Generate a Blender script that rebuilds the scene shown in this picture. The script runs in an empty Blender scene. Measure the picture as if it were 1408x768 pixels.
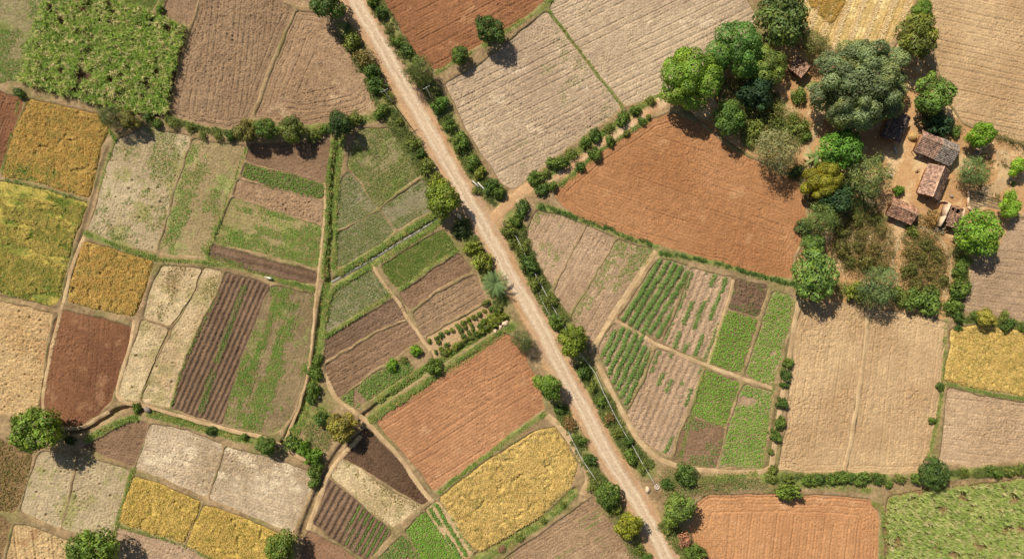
import bpy, math
import numpy as np
from mathutils import Vector, Matrix

# ------------------------------------------------------------------ basics
S = 0.17            # metres on the ground per photo pixel
H = 160.0           # height of the drone
SC = bpy.context.scene
COL = SC.collection
rng = np.random.default_rng(11)
TAB = rng.random((256, 256))


def W(p):
    """photo pixel -> ground metres"""
    a = np.asarray(p, float)
    return np.stack([(a[..., 0] - 704) * S, (384 - a[..., 1]) * S], -1)


def lin(c):
    c = np.asarray(c, float) / 255.0
    return tuple(np.where(c <= 0.04045, c / 12.92, ((c + 0.055) / 1.055) ** 2.4)) + (1.0,)


def vn(x, y):
    x = np.asarray(x, float); y = np.asarray(y, float)
    xi = np.floor(x); yi = np.floor(y)
    fx = x - xi; fy = y - yi
    fx = fx * fx * (3 - 2 * fx); fy = fy * fy * (3 - 2 * fy)
    xi = xi.astype(int); yi = yi.astype(int)
    a = TAB[xi & 255, yi & 255]; b = TAB[(xi + 1) & 255, yi & 255]
    c = TAB[xi & 255, (yi + 1) & 255]; d = TAB[(xi + 1) & 255, (yi + 1) & 255]
    return (a * (1 - fx) + b * fx) * (1 - fy) + (c * (1 - fx) + d * fx) * fy


def fbm(x, y, o=3):
    s = 0; a = 1; t = 0
    for i in range(o):
        s = s + a * vn(x * 2 ** i + 17.3 * i, y * 2 ** i + 9.1 * i); t += a; a *= 0.5
    return s / t


def sstep(a, b, x):
    t = np.clip((x - a) / (b - a), 0, 1)
    return t * t * (3 - 2 * t)


# ------------------------------------------------------------------ mesh helpers
def mesh_np(name, V, F, mat, attrs=None, vattrs=None, smooth=False, midx=None):
    """V (n,3), F (m,4) or list of such/triangles"""
    me = bpy.data.meshes.new(name)
    V = np.asarray(V, np.float32); F = np.asarray(F, np.int32)
    k = F.shape[1]
    me.vertices.add(len(V)); me.vertices.foreach_set('co', V.ravel())
    me.loops.add(F.size); me.loops.foreach_set('vertex_index', F.ravel())
    me.polygons.add(len(F))
    me.polygons.foreach_set('loop_start', np.arange(0, F.size, k, dtype=np.int32))
    if smooth:
        me.polygons.foreach_set('use_smooth', np.ones(len(F), bool))
    for m in (mat if isinstance(mat, (list, tuple)) else [mat]):
        me.materials.append(m)
    if midx is not None:
        me.polygons.foreach_set('material_index', np.asarray(midx, np.int32))
    me.update(calc_edges=True)
    for n, a in (attrs or {}).items():
        at = me.attributes.new(n, 'FLOAT', 'POINT'); at.data.foreach_set('value', np.asarray(a, np.float32))
    for n, a in (vattrs or {}).items():
        at = me.attributes.new(n, 'FLOAT_VECTOR', 'POINT'); at.data.foreach_set('vector', np.asarray(a, np.float32).ravel())
    return me


def link(name, me, parent=None):
    o = bpy.data.objects.new(name, me)
    COL.objects.link(o)
    if parent is not None:
        o.parent = parent
    return o


def tag(o, label=None, cat=None, group=None, kind=None):
    if label: o['label'] = label
    if cat: o['category'] = cat
    if group: o['group'] = group
    if kind: o['kind'] = kind
    return o


def empty(name, loc, rz=0.0):
    o = bpy.data.objects.new(name, None)
    o.empty_display_size = 0.3
    COL.objects.link(o); o.location = loc; o.rotation_euler = (0, 0, rz)
    return o


class MB:
    """mesh builder for quads with a per-vertex random value"""
    def __init__(s): s.v = []; s.f = []; s.r = []; s.n = 0
    def add(s, V, F, r=None):
        V = np.asarray(V, float).reshape(-1, 3); F = np.asarray(F, int)
        s.v.append(V); s.f.append(F + s.n); s.n += len(V)
        s.r.append(np.full(len(V), rng.random()) if r is None else np.broadcast_to(np.asarray(r, float), (len(V),)))
        return s
    def box(s, c, d, rot=None, r=None):
        x, y, z = [q / 2 for q in d]
        V = np.array([[-x, -y, -z], [x, -y, -z], [x, y, -z], [-x, y, -z], [-x, -y, z], [x, -y, z], [x, y, z], [-x, y, z]])
        if rot is not None: V = V @ np.asarray(rot).T
        return s.add(V + np.asarray(c, float), [[3, 2, 1, 0], [4, 5, 6, 7], [0, 1, 5, 4], [1, 2, 6, 5], [2, 3, 7, 6], [3, 0, 4, 7]], r)
    def hexa(s, V, r=None):
        return s.add(V, [[3, 2, 1, 0], [4, 5, 6, 7], [0, 1, 5, 4], [1, 2, 6, 5], [2, 3, 7, 6], [3, 0, 4, 7]], r)
    def tube(s, P, R, n=7, r=None, cap=True):
        P = np.asarray(P, float); R = np.broadcast_to(np.asarray(R, float), (len(P),))
        V = []
        for i, p in enumerate(P):
            t = P[min(i + 1, len(P) - 1)] - P[max(i - 1, 0)]; t = t / (np.linalg.norm(t) + 1e-9)
            a = np.cross(t, [0.13, 0.31, 0.94] if abs(t[2]) < 0.9 else [1, 0.1, 0]); a /= np.linalg.norm(a); b = np.cross(t, a)
            for k in range(n):
                g = 2 * math.pi * k / n
                V.append(p + R[i] * (a * math.cos(g) + b * math.sin(g)))
        F = []
        for i in range(len(P) - 1):
            for k in range(n):
                F.append([i * n + k, i * n + (k + 1) % n, (i + 1) * n + (k + 1) % n, (i + 1) * n + k])
        if cap:
            V.append(P[-1] + (P[-1] - P[-2]) * 1e-3); V.append(P[0])
            e = len(V) - 2; base = (len(P) - 1) * n
            for k in range(0, n):
                F.append([base + k, base + (k + 1) % n, e, e]); 
            F = [f for f in F if len(set(f)) == 4] + [[base + k, base + (k + 1) % n, base + (k + 2) % n, e] for k in range(0, n, 2)]
        return s.add(V, F, r)
    def mesh(s, name, mat, smooth=False):
        return mesh_np(name, np.concatenate(s.v), np.concatenate(s.f), mat, {'rnd': np.concatenate(s.r)}, smooth=smooth)
    def obj(s, name, mat, parent=None, smooth=False):
        return link(name, s.mesh(name, mat, smooth), parent)


# ------------------------------------------------------------------ materials
def new_mat(name):
    m = bpy.data.materials.new(name); m.use_nodes = True
    nt = m.node_tree
    b = nt.nodes['Principled BSDF']
    b.inputs['Roughness'].default_value = 0.95
    b.inputs['Specular IOR Level'].default_value = 0.08
    return m, nt, b


def nd(nt, t, **k):
    n = nt.nodes.new(t)
    for a, v in k.items(): setattr(n, a, v)
    return n


def noise(nt, vec, scale, detail=3, rough=0.55):
    n = nd(nt, 'ShaderNodeTexNoise'); n.inputs['Scale'].default_value = scale
    n.inputs['Detail'].default_value = detail; n.inputs['Roughness'].default_value = rough
    nt.links.new(vec, n.inputs['Vector']); return n.outputs['Fac']


def ramp(nt, fac, a, b, lo=0.0, hi=1.0):
    n = nd(nt, 'ShaderNodeMapRange', interpolation_type='SMOOTHSTEP')
    n.inputs['From Min'].default_value = a; n.inputs['From Max'].default_value = b
    n.inputs['To Min'].default_value = lo; n.inputs['To Max'].default_value = hi
    nt.links.new(fac, n.inputs['Value']); return n.outputs['Result']


def mix(nt, fac, a, b, blend='MIX'):
    n = nd(nt, 'ShaderNodeMix', data_type='RGBA', blend_type=blend)
    for key, v in ((0, fac), (6, a), (7, b)):
        if hasattr(v, 'is_linked') or isinstance(v, bpy.types.NodeSocket): nt.links.new(v, n.inputs[key])
        else: n.inputs[key].default_value = v
    return n.outputs[2]


def mathn(nt, op, a, b):
    n = nd(nt, 'ShaderNodeMath', operation=op)
    for i, v in enumerate((a, b)):
        if isinstance(v, bpy.types.NodeSocket): nt.links.new(v, n.inputs[i])
        else: n.inputs[i].default_value = v
    return n.outputs[0]


def scale_rgb(c, k): return tuple(min(1.0, x * k) for x in c[:3]) + (1.0,)


def bump(nt, b, h, dist=0.1, strength=0.8):
    n = nd(nt, 'ShaderNodeBump'); n.inputs['Distance'].default_value = dist; n.inputs['Strength'].default_value = strength
    nt.links.new(h, n.inputs['Height']); nt.links.new(n.outputs[0], b.inputs['Normal'])


SOILS = {}


def slin(c):
    r, g, b, a = lin(c)
    return (r * .84, g * .88, b * .835, 1.0)


def soil_mat(c1, c2, c3=None, c3amt=0.0, streak=0.35, grain=0.3, patch=0.05, bd=0.12):
    key = (c1, c2, c3, c3amt, streak, grain, patch, bd)
    if key in SOILS: return SOILS[key]
    m, nt, b = new_mat('soil_%d' % len(SOILS))
    at = nd(nt, 'ShaderNodeAttribute', attribute_name='fuv').outputs['Vector']
    ob = nd(nt, 'ShaderNodeTexCoord').outputs['Object']
    mp = nd(nt, 'ShaderNodeMapping'); mp.inputs['Scale'].default_value = (0.06, 1.0, 0.0); nt.links.new(at, mp.inputs['Vector'])
    big = noise(nt, ob, patch, 4, 0.6)
    col = mix(nt, ramp(nt, big, 0.36, 0.64), slin(c1), slin(c2))
    st = noise(nt, mp.outputs[0], 0.9, 3, 0.6)
    col = mix(nt, ramp(nt, st, 0.3, 0.7, 0, streak * 1.15), col, scale_rgb(slin(c1), 0.68))
    if c3 is not None:
        pn = noise(nt, ob, 0.16, 5, 0.65)
        col = mix(nt, ramp(nt, pn, 0.62 - c3amt * 0.4, 0.70 - c3amt * 0.3, 0, 0.8), col, slin(c3))
    g = noise(nt, ob, 2.4, 4, 0.7)
    g2 = noise(nt, ob, 0.55, 3, 0.6)
    k = mathn(nt, 'MULTIPLY', ramp(nt, g, 0.3, 0.7, 1 - grain, 1 + grain * 0.8), ramp(nt, g2, 0.3, 0.7, 1 - grain * 0.4, 1 + grain * 0.4))
    col = mix(nt, 1.0, col, k, 'MULTIPLY')
    nt.links.new(col, b.inputs['Base Color'])
    bump(nt, b, g, bd, 0.9)
    SOILS[key] = m
    return m


PLANTM = {}


def plant_mat(c1, c2, c3=None, trans=0.25, rough=0.7):
    """c1..c2 by per-plant random value, c3 (dry / yellow) on a few"""
    key = (c1, c2, c3, trans)
    if key in PLANTM: return PLANTM[key]
    m, nt, b = new_mat('leaf_%d' % len(PLANTM))
    r = nd(nt, 'ShaderNodeAttribute', attribute_name='rnd').outputs['Fac']
    ob = nd(nt, 'ShaderNodeTexCoord').outputs['Object']
    big = noise(nt, ob, 0.25, 3, 0.6)
    f = mathn(nt, 'ADD', mathn(nt, 'MULTIPLY', r, 0.55), ramp(nt, big, 0.3, 0.7, 0, 0.45))
    col = mix(nt, f, lin(c1), lin(c2))
    if c3 is not None:
        n2 = noise(nt, ob, 0.7, 3, 0.6)
        q = mathn(nt, 'ADD', n2, mathn(nt, 'MULTIPLY', r, 0.25))
        col = mix(nt, ramp(nt, q, 0.62, 0.78), col, lin(c3))
    leaf_shader(nt, b, col, trans, rough)
    PLANTM[key] = m
    return m


def leaf_shader(nt, b, col, trans, rough):
    nt.links.new(col, b.inputs['Base Color'])
    b.inputs['Roughness'].default_value = rough
    b.inputs['Specular IOR Level'].default_value = 0.25
    t = nd(nt, 'ShaderNodeBsdfTranslucent')
    nt.links.new(mix(nt, 1.0, col, (1.0, 1.0, 0.55, 1), 'MULTIPLY'), t.inputs['Color'])
    ms = nd(nt, 'ShaderNodeMixShader'); ms.inputs[0].default_value = trans
    nt.links.new(b.outputs[0], ms.inputs[1]); nt.links.new(t.outputs[0], ms.inputs[2])
    nt.links.new(ms.outputs[0], nt.nodes['Material Output'].inputs['Surface'])


def tree_leaf_mat():
    """leaf colour comes from each plant's own object colour"""
    m, nt, b = new_mat('tree_leaf')
    r = nd(nt, 'ShaderNodeAttribute', attribute_name='rnd').outputs['Fac']
    oc = nd(nt, 'ShaderNodeObjectInfo').outputs['Color']
    ob = nd(nt, 'ShaderNodeTexCoord').outputs['Object']
    col = mix(nt, 1.0, oc, ramp(nt, r, 0, 1, 0.55, 1.35), 'MULTIPLY')
    n2 = noise(nt, ob, 2.2, 2, 0.6)
    y = mix(nt, 1.0, oc, (1.9, 1.55, 0.9, 1), 'MULTIPLY')
    col = mix(nt, ramp(nt, n2, 0.45, 0.75, 0, 0.6), col, y)
    leaf_shader(nt, b, col, 0.28, 0.6)
    return m


def simple_mat(name, c1, c2=None, scale=3.0, rough=0.9, bd=0.02, rnd=0.0):
    m, nt, b = new_mat(name)
    ob = nd(nt, 'ShaderNodeTexCoord').outputs['Object']
    n = noise(nt, ob, scale, 4, 0.65)
    col = mix(nt, ramp(nt, n, 0.3, 0.7), lin(c1), lin(c2 or tuple(int(x * .8) for x in c1)))
    if rnd:
        r = nd(nt, 'ShaderNodeAttribute', attribute_name='rnd').outputs['Fac']
        col = mix(nt, 1.0, col, ramp(nt, r, 0, 1, 1 - rnd, 1 + rnd), 'MULTIPLY')
    nt.links.new(col, b.inputs['Base Color']); b.inputs['Roughness'].default_value = rough
    if bd: bump(nt, b, n, bd, 0.7)
    return m


# ------------------------------------------------------------------ polygons
def inside(P, x, y):
    r = np.zeros(x.shape, bool)
    n = len(P); j = n - 1
    for i in range(n):
        xi, yi = P[i]; xj, yj = P[j]
        if yi != yj:
            c = ((yi > y) != (yj > y)) & (x < (xj - xi) * (y - yi) / (yj - yi) + xi)
            r ^= c
        j = i
    return r


def seg_dist(A, B, x, y, want=False):
    d = B - A; L = float(d @ d) + 1e-12
    t = np.clip(((x - A[0]) * d[0] + (y - A[1]) * d[1]) / L, 0, 1)
    px = A[0] + t * d[0]; py = A[1] + t * d[1]
    q = np.hypot(x - px, y - py)
    return (q, px, py, t) if want else q


def poly_dist(P, x, y, closed=True):
    best = np.full(x.shape, 1e9)
    n = len(P)
    for i in range(n if closed else n - 1):
        np.minimum(best, seg_dist(P[i], P[(i + 1) % n], x, y), out=best)
    return best


def resample(P, step, closed=True):
    P = np.asarray(P, float)
    out = []
    n = len(P)
    for i in range(n if closed else n - 1):
        a, b = P[i], P[(i + 1) % n]
        k = max(1, int(np.linalg.norm(b - a) / step))
        for t in np.arange(k) / k: out.append(a + (b - a) * t)
    if not closed: out.append(P[-1])
    return np.array(out)


def smooth_poly(P, closed=True, it=1):
    """Chaikin corner rounding kept tight by resampling first"""
    for _ in range(it):
        n = len(P); Q = []
        for i in range(n if closed else n - 1):
            a, b = P[i], P[(i + 1) % n]
            Q += [a * .75 + b * .25, a * .25 + b * .75]
        if not closed: Q = [P[0]] + Q + [P[-1]]
        P = np.array(Q)
    return P


def outline(px):
    P = W(px)
    P = resample(P, 1.3); P = smooth_poly(P, True, 1)
    P = resample(P, .9)
    j = np.stack([fbm(P[:, 0] * .45, P[:, 1] * .45, 2) - .5, fbm(P[:, 0] * .45 + 40, P[:, 1] * .45 + 9, 2) - .5], -1)
    t = np.roll(P, -1, 0) - np.roll(P, 1, 0); t /= np.linalg.norm(t, axis=1, keepdims=True) + 1e-9
    n = np.stack([t[:, 1], -t[:, 0]], -1)
    ar = np.sum(P[:, 0] * np.roll(P[:, 1], -1) - np.roll(P[:, 0], -1) * P[:, 1])
    return P + j * 0.7 + n * (.2 if ar > 0 else -.2)


def line(px, step=1.5, jit=0.5, it=2):
    P = smooth_poly(W(px), False, it); P = resample(P, step, False)
    j = np.stack([fbm(P[:, 0] * .3, P[:, 1] * .3, 2) - .5, fbm(P[:, 0] * .3 + 40, P[:, 1] * .3 + 9, 2) - .5], -1)
    return P + j * jit


# ------------------------------------------------------------------ fields
FIELDS = []      # (outline) for the ground relief

STEP = 0.25      # ground grid
FSTEP = 0.16     # field sheets


def field_axes(d):
    a = np.array([d[0], -d[1]], float); a /= np.linalg.norm(a)
    return a, np.array([-a[1], a[0]])


def grid_in(P):
    STEP = FSTEP
    lo = np.floor(P.min(0) / STEP) * STEP; hi = np.minimum(P.max(0), [136, 200]); lo = np.maximum(lo, [-136, -80])
    nx = int((hi[0] - lo[0]) / STEP) + 2; ny = int((hi[1] - lo[1]) / STEP) + 2
    cx = lo[0] + (np.arange(nx) + .5) * STEP; cy = lo[1] + (np.arange(ny) + .5) * STEP
    CX, CY = np.meshgrid(cx, cy, indexing='ij')
    K = inside(P, CX, CY)
    I, J = np.nonzero(K)
    cnt = np.zeros((nx + 1, ny + 1), int)
    for a in (0, 1):
        for b in (0, 1): np.add.at(cnt, (I + a, J + b), 1)
    idx = -np.ones((nx + 1, ny + 1), int)
    vi, vj = np.nonzero(cnt)
    idx[vi, vj] = np.arange(len(vi))
    x = lo[0] + vi * STEP; y = lo[1] + vj * STEP
    F = np.stack([idx[I, J], idx[I + 1, J], idx[I + 1, J + 1], idx[I, J + 1]], -1)
    bnd = cnt[vi, vj] < 4
    bx, by = x[bnd], y[bnd]
    best = np.full(bx.shape, 1e9); qx = bx.copy(); qy = by.copy()
    n = len(P)
    for i in range(n):
        q, px, py, _ = seg_dist(P[i], P[(i + 1) % n], bx, by, True)
        m = q < best; best[m] = q[m]; qx[m] = px[m]; qy[m] = py[m]
    ok = best < STEP * 1.6
    x = x.copy(); y = y.copy()
    bx[ok] = qx[ok]; by[ok] = qy[ok]
    x[bnd] = bx; y[bnd] = by
    return x, y, F, bnd


def uv(d, x, y):
    a, b = field_axes(d)
    return x * a[0] + y * a[1], x * b[0] + y * b[1]


def relief(x, y, d, ed, sp=0.95, amp=0.07, clod=0.09, ring=0.0, holes=0.0, broken=0.5, ridge=False):
    u, v = uv(d, x, y)
    if ring > 0:
        k = ed < ring
        v = np.where(k, ed * 1.0, v)
    v = v + (fbm(u * .03 + 3, v * .03, 2) - .5) * 1.6 + (fbm(x * .5, y * .5, 2) - .5) * 0.22
    ph = v / sp
    s = np.sin(2 * math.pi * ph)
    if ridge:
        h = amp * s
    else:
        ph = ph / 1.55 + .8 * vn(v * .19 + 2.2, v * .07)
        lane = .6 * vn(np.floor(ph) * 7.7 + 3.3, u * 0.07) + .4 * vn(np.floor(ph) * 3.1, u * .5)
        fr = np.abs(ph - np.floor(ph) - .5) * sp * 1.55
        groove = np.clip(1 - fr / (.17 + .10 * lane), 0, 1)
        h = -amp * 2.1 * groove * sstep(broken - .09, broken + .12, lane) + amp * 0.40 * np.sin(2 * math.pi * v / (sp * .62)) * (.1 + 1.2 * vn(x * .2, y * .2 + 30))
    c = fbm(x * 1.3, y * 1.3, 3) - .5
    c2 = vn(x * 2.6 + 5, y * 2.6) - .5; c3 = vn(x * 4.3 + 25, y * 4.3 + 8)
    patchy = 0.4 + 1.2 * vn(x * .14 + 50, y * .14)
    h = h + clod * (.7 * c + 1.3 * c2 + 1.5 * (c3 - .5) - 2.6 * sstep(.72, .88, c3)) * patchy
    if holes > 0:
        for _ in range(int(holes * .45 * len(x) * FSTEP ** 2)):
            i = int(rng.integers(len(x))); r2 = (x - x[i]) ** 2 + (y - y[i]) ** 2
            h = h - (.3 + .35 * rng.random()) * np.exp(-r2 / (.18 + .16 * rng.random()) ** 2) + .10 * np.exp(-r2 / .4)
    return h * sstep(0.0, 0.5, ed + 0.05), u, v


def scatter(P, sp, jit=0.9):
    lo, hi = P.min(0), P.max(0)
    x, y = np.meshgrid(np.arange(lo[0], hi[0], sp), np.arange(lo[1], hi[1], sp), indexing='ij')
    x = x.ravel() + (rng.random(x.size) - .5) * sp * jit; y = y.ravel() + (rng.random(y.size) - .5) * sp * jit
    k = inside(P, x, y)
    return x[k], y[k]


def blades(x, y, z, B, L, Wd, lean=(0.2, 0.9), droop=0.6, spread=0.1, comb=None):
    """B leaf blades per tuft, two quads each"""
    N = len(x)
    px = np.repeat(x, B) + rng.normal(0, spread, N * B); py = np.repeat(y, B) + rng.normal(0, spread, N * B)
    pz = np.repeat(np.broadcast_to(z, (N,)), B)
    az = rng.random(N * B) * 2 * math.pi
    if comb is not None:
        a0 = math.atan2(comb[1], comb[0]); az = a0 + rng.normal(0, comb[2], N * B)
    ln = L * np.repeat(0.7 + 0.6 * rng.random(N), B) * (0.75 + 0.5 * rng.random(N * B))
    t1 = lean[0] + (lean[1] - lean[0]) * rng.random(N * B); t2 = t1 + droop * (0.6 + 0.8 * rng.random(N * B))
    dx, dy = np.cos(az), np.sin(az)
    m = np.stack([px + dx * np.sin(t1) * ln * .55, py + dy * np.sin(t1) * ln * .55, pz + np.cos(t1) * ln * .55], -1)
    t = m + np.stack([dx * np.sin(t2) * ln * .45, dy * np.sin(t2) * ln * .45, np.cos(t2) * ln * .45], -1)
    b = np.stack([px, py, pz], -1)
    sd = np.stack([-dy, dx, np.zeros_like(dx)], -1) * Wd * (0.7 + 0.6 * rng.random((N * B, 1))) * .5
    V = np.stack([b - sd * .7, b + sd * .7, m + sd, m - sd, t + sd * .15, t - sd * .15], 1).reshape(-1, 3)
    o = np.arange(N * B)[:, None] * 6
    F = np.concatenate([o + [[0, 1, 2, 3]], o + [[3, 2, 4, 5]]])
    r = np.repeat(np.clip(0.5 * np.repeat(rng.random(N), B) + 0.5 * rng.random(N * B), 0, 1), 6)
    return V, F, r


def leafquads(C, Nn, size, asp=0.5, fold=0.12):
    n = len(C)
    Nn = Nn / (np.linalg.norm(Nn, axis=1, keepdims=True) + 1e-9)
    t = np.cross(Nn, rng.normal(0, 1, (n, 3))); t /= np.linalg.norm(t, axis=1, keepdims=True) + 1e-9
    b = np.cross(Nn, t)
    s = np.broadcast_to(size, (n,))[:, None] * (0.7 + 0.6 * rng.random((n, 1))) * .5
    V = np.stack([C - t * s - Nn * s * fold, C + b * s * asp, C + t * s - Nn * s * fold, C - b * s * asp], 1).reshape(-1, 3)
    F = np.arange(n)[:, None] * 4 + [[0, 1, 2, 3]]
    return V, F


def rosettes(x, y, z, r, h, m, leaf, asp=0.6):
    """leafy plants: m leaves on a dome of radius r and height h"""
    N = len(x); r = np.broadcast_to(r, (N,))
    d = rng.normal(0, 1, (N * m, 3)); d[:, 2] = np.abs(d[:, 2]); d /= np.linalg.norm(d, axis=1, keepdims=True)
    k = (0.65 + 0.4 * rng.random((N * m, 1)))
    R = np.repeat(r, m)[:, None]
    C = np.stack([np.repeat(x, m), np.repeat(y, m), np.repeat(np.broadcast_to(z, (N,)), m)], -1) + d * k * np.concatenate([R, R, R * h], 1)
    V, F = leafquads(C, d + rng.normal(0, .45, d.shape) + [0, 0, .3], leaf, asp)
    rr = np.repeat(np.clip(.55 * np.repeat(rng.random(N), m) + .45 * rng.random(N * m), 0, 1), 4)
    return V, F, rr


def cat_mesh(name, parts, mat):
    V = []; F = []; R = []; n = 0
    for v, f, r in parts:
        V.append(v); F.append(f + n); R.append(r); n += len(v)
    return mesh_np(name, np.concatenate(V), np.concatenate(F), mat, {'rnd': np.concatenate(R)})


def make_field(name, label, px, mat, d=(1, 0), z=0.0, kind='structure', cat='field', **rk):
    P = outline(px)
    FIELDS.append(P)
    x, y, F, bnd = grid_in(P)
    ed = poly_dist(P, x, y)
    h, u, v = relief(x, y, d, ed, **rk)
    me = mesh_np(name, np.stack([x, y, z + h], -1), F, mat, vattrs={'fuv': np.stack([u, v, ed], -1)}, smooth=True)
    o = link(name, me)
    return tag(o, label, cat, None, kind), P


def make_crop_sheet(name, label, px, mat, tuftmat, d, height=0.5, slit=0.16, tuft=True, cat='crop', along=True, gap=0.0):
    """a standing grain crop: a rough canopy with open slits, and stalks and ears over it"""
    P = outline(px); FIELDS.append(P)
    x, y, F, bnd = grid_in(P)
    ed = poly_dist(P, x, y)
    u, v = uv(d, x, y)
    n = fbm(x * 1.1, y * 1.1, 3) - .5; n2 = vn(x * 3.1, y * 3.1) - .5
    vw = v + (fbm(u * .12, v * .12, 2) - .5) * 4
    cr = vn(u * .13 + 7, vw * .9)
    sl = sstep(1 - slit - .05, 1 - slit + .01, cr * .7 + .3 * vn(x * .9, y * .9))
    sl = np.maximum(sl, sstep(.80, .86, vn(x * .75 + 90, y * .75 + 15)) * .8)
    if gap: sl = np.maximum(sl, sstep(1 - gap, 1 - gap + .08, fbm(u * .05 + 9, v * .25, 3)) * .9)
    hh = height * sstep(-0.05, 0.45, ed + (vn(x * .9, y * .9) - .5) * .5)
    zz = hh * (0.72 + .7 * n + 0.5 * n2) * (1 - sl * .97)
    me = mesh_np(name, np.stack([x, y, zz], -1), F, [mat, tuftmat], {'rnd': np.clip(.5 + n, 0, 1)}, {'fuv': np.stack([u, v, ed], -1)}, smooth=True)
    base = (np.stack([x, y, zz], -1), F)
    tx, ty = scatter(P, 0.26)
    te = poly_dist(P, tx, ty); tu, tv = uv(d, tx, ty)
    tvw = tv + (fbm(tu * .12, tv * .12, 2) - .5) * 4
    c = vn(tu * .13 + 7, tvw * .9) * .7 + .3 * vn(tx * .9, ty * .9)
    k = (c < 1 - slit - .02) & (vn(tx * .75 + 90, ty * .75 + 15) < .82)
    if gap: k &= fbm(tu * .05 + 9, tv * .25, 3) < 1 - gap + .03
    tx, ty, te = tx[k], ty[k], te[k]
    n = fbm(tx * 1.1, ty * 1.1, 3) - .5
    tz = height * sstep(-0.05, 0.45, te) * (0.72 + .7 * n + .5 * (vn(tx * 3.1, ty * 3.1) - .5)) - .1
    V, Fb, r = blades(tx, ty, tz, 4, 0.40, 0.085, (0.2, 1.0), 0.7, 0.08)
    bpy.data.meshes.remove(me)
    n0 = len(x)
    VV = np.concatenate([base[0], V]); FF = np.concatenate([F, Fb + n0])
    rr = np.concatenate([np.clip(.35 + vn(x * .4, y * .4) * .3, 0, 1), r])
    fu = np.concatenate([np.stack([u, v, ed], -1), np.zeros((len(V), 3))])
    me = mesh_np(name, VV, FF, [mat, tuftmat], {'rnd': rr}, {'fuv': fu}, midx=np.concatenate([np.zeros(len(F)), np.ones(len(Fb))]))
    return tag(link(name, me), label, cat, None, 'stuff')


def weeds(name, label, P, mat, d, sp=0.4, thr=0.5, st=(0.08, 0.35), L=0.28, B=5, Wd=0.09, seed=0.0, leafy=False, r=0.28, cat='weeds', rows=None, keep=1.0, edge=0.0):
    x, y = scatter(P, sp)
    u, v = uv(d, x, y)
    if rows:
        v0 = np.round(v / rows) * rows + rng.normal(0, rows * .07, len(v))
        a, b = field_axes(d)
        x, y = u * a[0] + v0 * b[0], u * a[1] + v0 * b[1]
        k = inside(P, x, y); x, y, u, v = x[k], y[k], u[k], v0[k]
    n = fbm(u * st[0] + seed, v * st[1] + seed * 1.7, 3) + .35 * (fbm(x * .5, y * .5 + seed, 2) - .5)
    k = (n > thr + .06 * rng.normal(0, 1, len(x))) & (rng.random(len(x)) < keep)
    if edge: k &= poly_dist(P, x, y) > edge
    x, y = x[k], y[k]
    if len(x) == 0: return None
    if leafy: parts = [rosettes(x, y, 0.0, r * (0.7 + .6 * rng.random(len(x))), 0.9, B, Wd)]
    else: parts = [blades(x, y, -0.02, B, L, Wd, (0.3, 1.2), 0.5, 0.12)]
    me = cat_mesh(name, parts, mat)
    return tag(link(name, me), label, cat, None, 'stuff')

# ------------------------------------------------------------------ the fields
BROWN = soil_mat((158, 127, 100), (138, 108, 84), None, 0, .4, .34)
BROWN2 = soil_mat((168, 135, 106), (150, 118, 92), (184, 154, 122), .08, .4, .32)
TAN = soil_mat((196, 168, 138), (172, 143, 115), (214, 188, 154), .3, .35, .28)
TANBIG = soil_mat((194, 166, 138), (168, 140, 116), (206, 180, 152), .12, .45, .3, .03)
SAND = soil_mat((200, 165, 126), (178, 142, 106), None, 0, .35, .22)
DUSK = soil_mat((182, 150, 122), (164, 132, 106), None, 0, .3, .3)
RED = soil_mat((138, 94, 68), (118, 78, 56), (152, 110, 82), .2, .3, .26)
REDTOP = soil_mat((158, 108, 76), (138, 92, 64), (172, 126, 92), .15, .4, .28)
ORANGE = soil_mat((178, 126, 88), (160, 108, 72), (184, 136, 98), .08, .35, .24, .03)
ORANGE2 = soil_mat((184, 132, 96), (166, 115, 82), (190, 142, 106), .08, .35, .26, .03)
ORANGE3 = soil_mat((198, 144, 102), (180, 126, 88), (204, 154, 116), .08, .3, .22, .03)
DARK = soil_mat((132, 104, 84), (112, 86, 68), None, 0, .45, .34)
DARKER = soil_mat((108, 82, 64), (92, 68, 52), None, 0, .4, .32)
MIDBR = soil_mat((146, 114, 90), (128, 98, 76), None, 0, .45, .32)
PALE = soil_mat((206, 178, 140), (182, 152, 116), (160, 142, 98), .34, .25, .36, .12)
PALEG = soil_mat((188, 164, 132), (168, 144, 112), (150, 140, 88), .3, .25, .3, .06)
PALEB = soil_mat((196, 170, 142), (166, 140, 112), (214, 190, 160), .3, .35, .34, .06)
GREENB = soil_mat((150, 134, 98), (134, 120, 84), (126, 132, 70), .3, .3, .3)
OLIVE = soil_mat((112, 116, 62), (130, 126, 76), (92, 108, 48), .3, .3, .3)
GREY = soil_mat((150, 136, 110), (136, 124, 94), (120, 118, 78), .25, .3, .3)
STRAW = soil_mat((214, 180, 120), (190, 152, 96), (226, 198, 144), .3, .5, .32, .05)
STUB = soil_mat((200, 166, 122), (186, 148, 104), (168, 126, 88), .2, .3, .36, .06)
YARD = soil_mat((198, 152, 108), (176, 132, 92), (214, 178, 136), .3, .15, .16, .05, .05)
SCRUBS = soil_mat((150, 118, 86), (128, 102, 70), (176, 146, 106), .2, .1, .34, .06)

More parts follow.
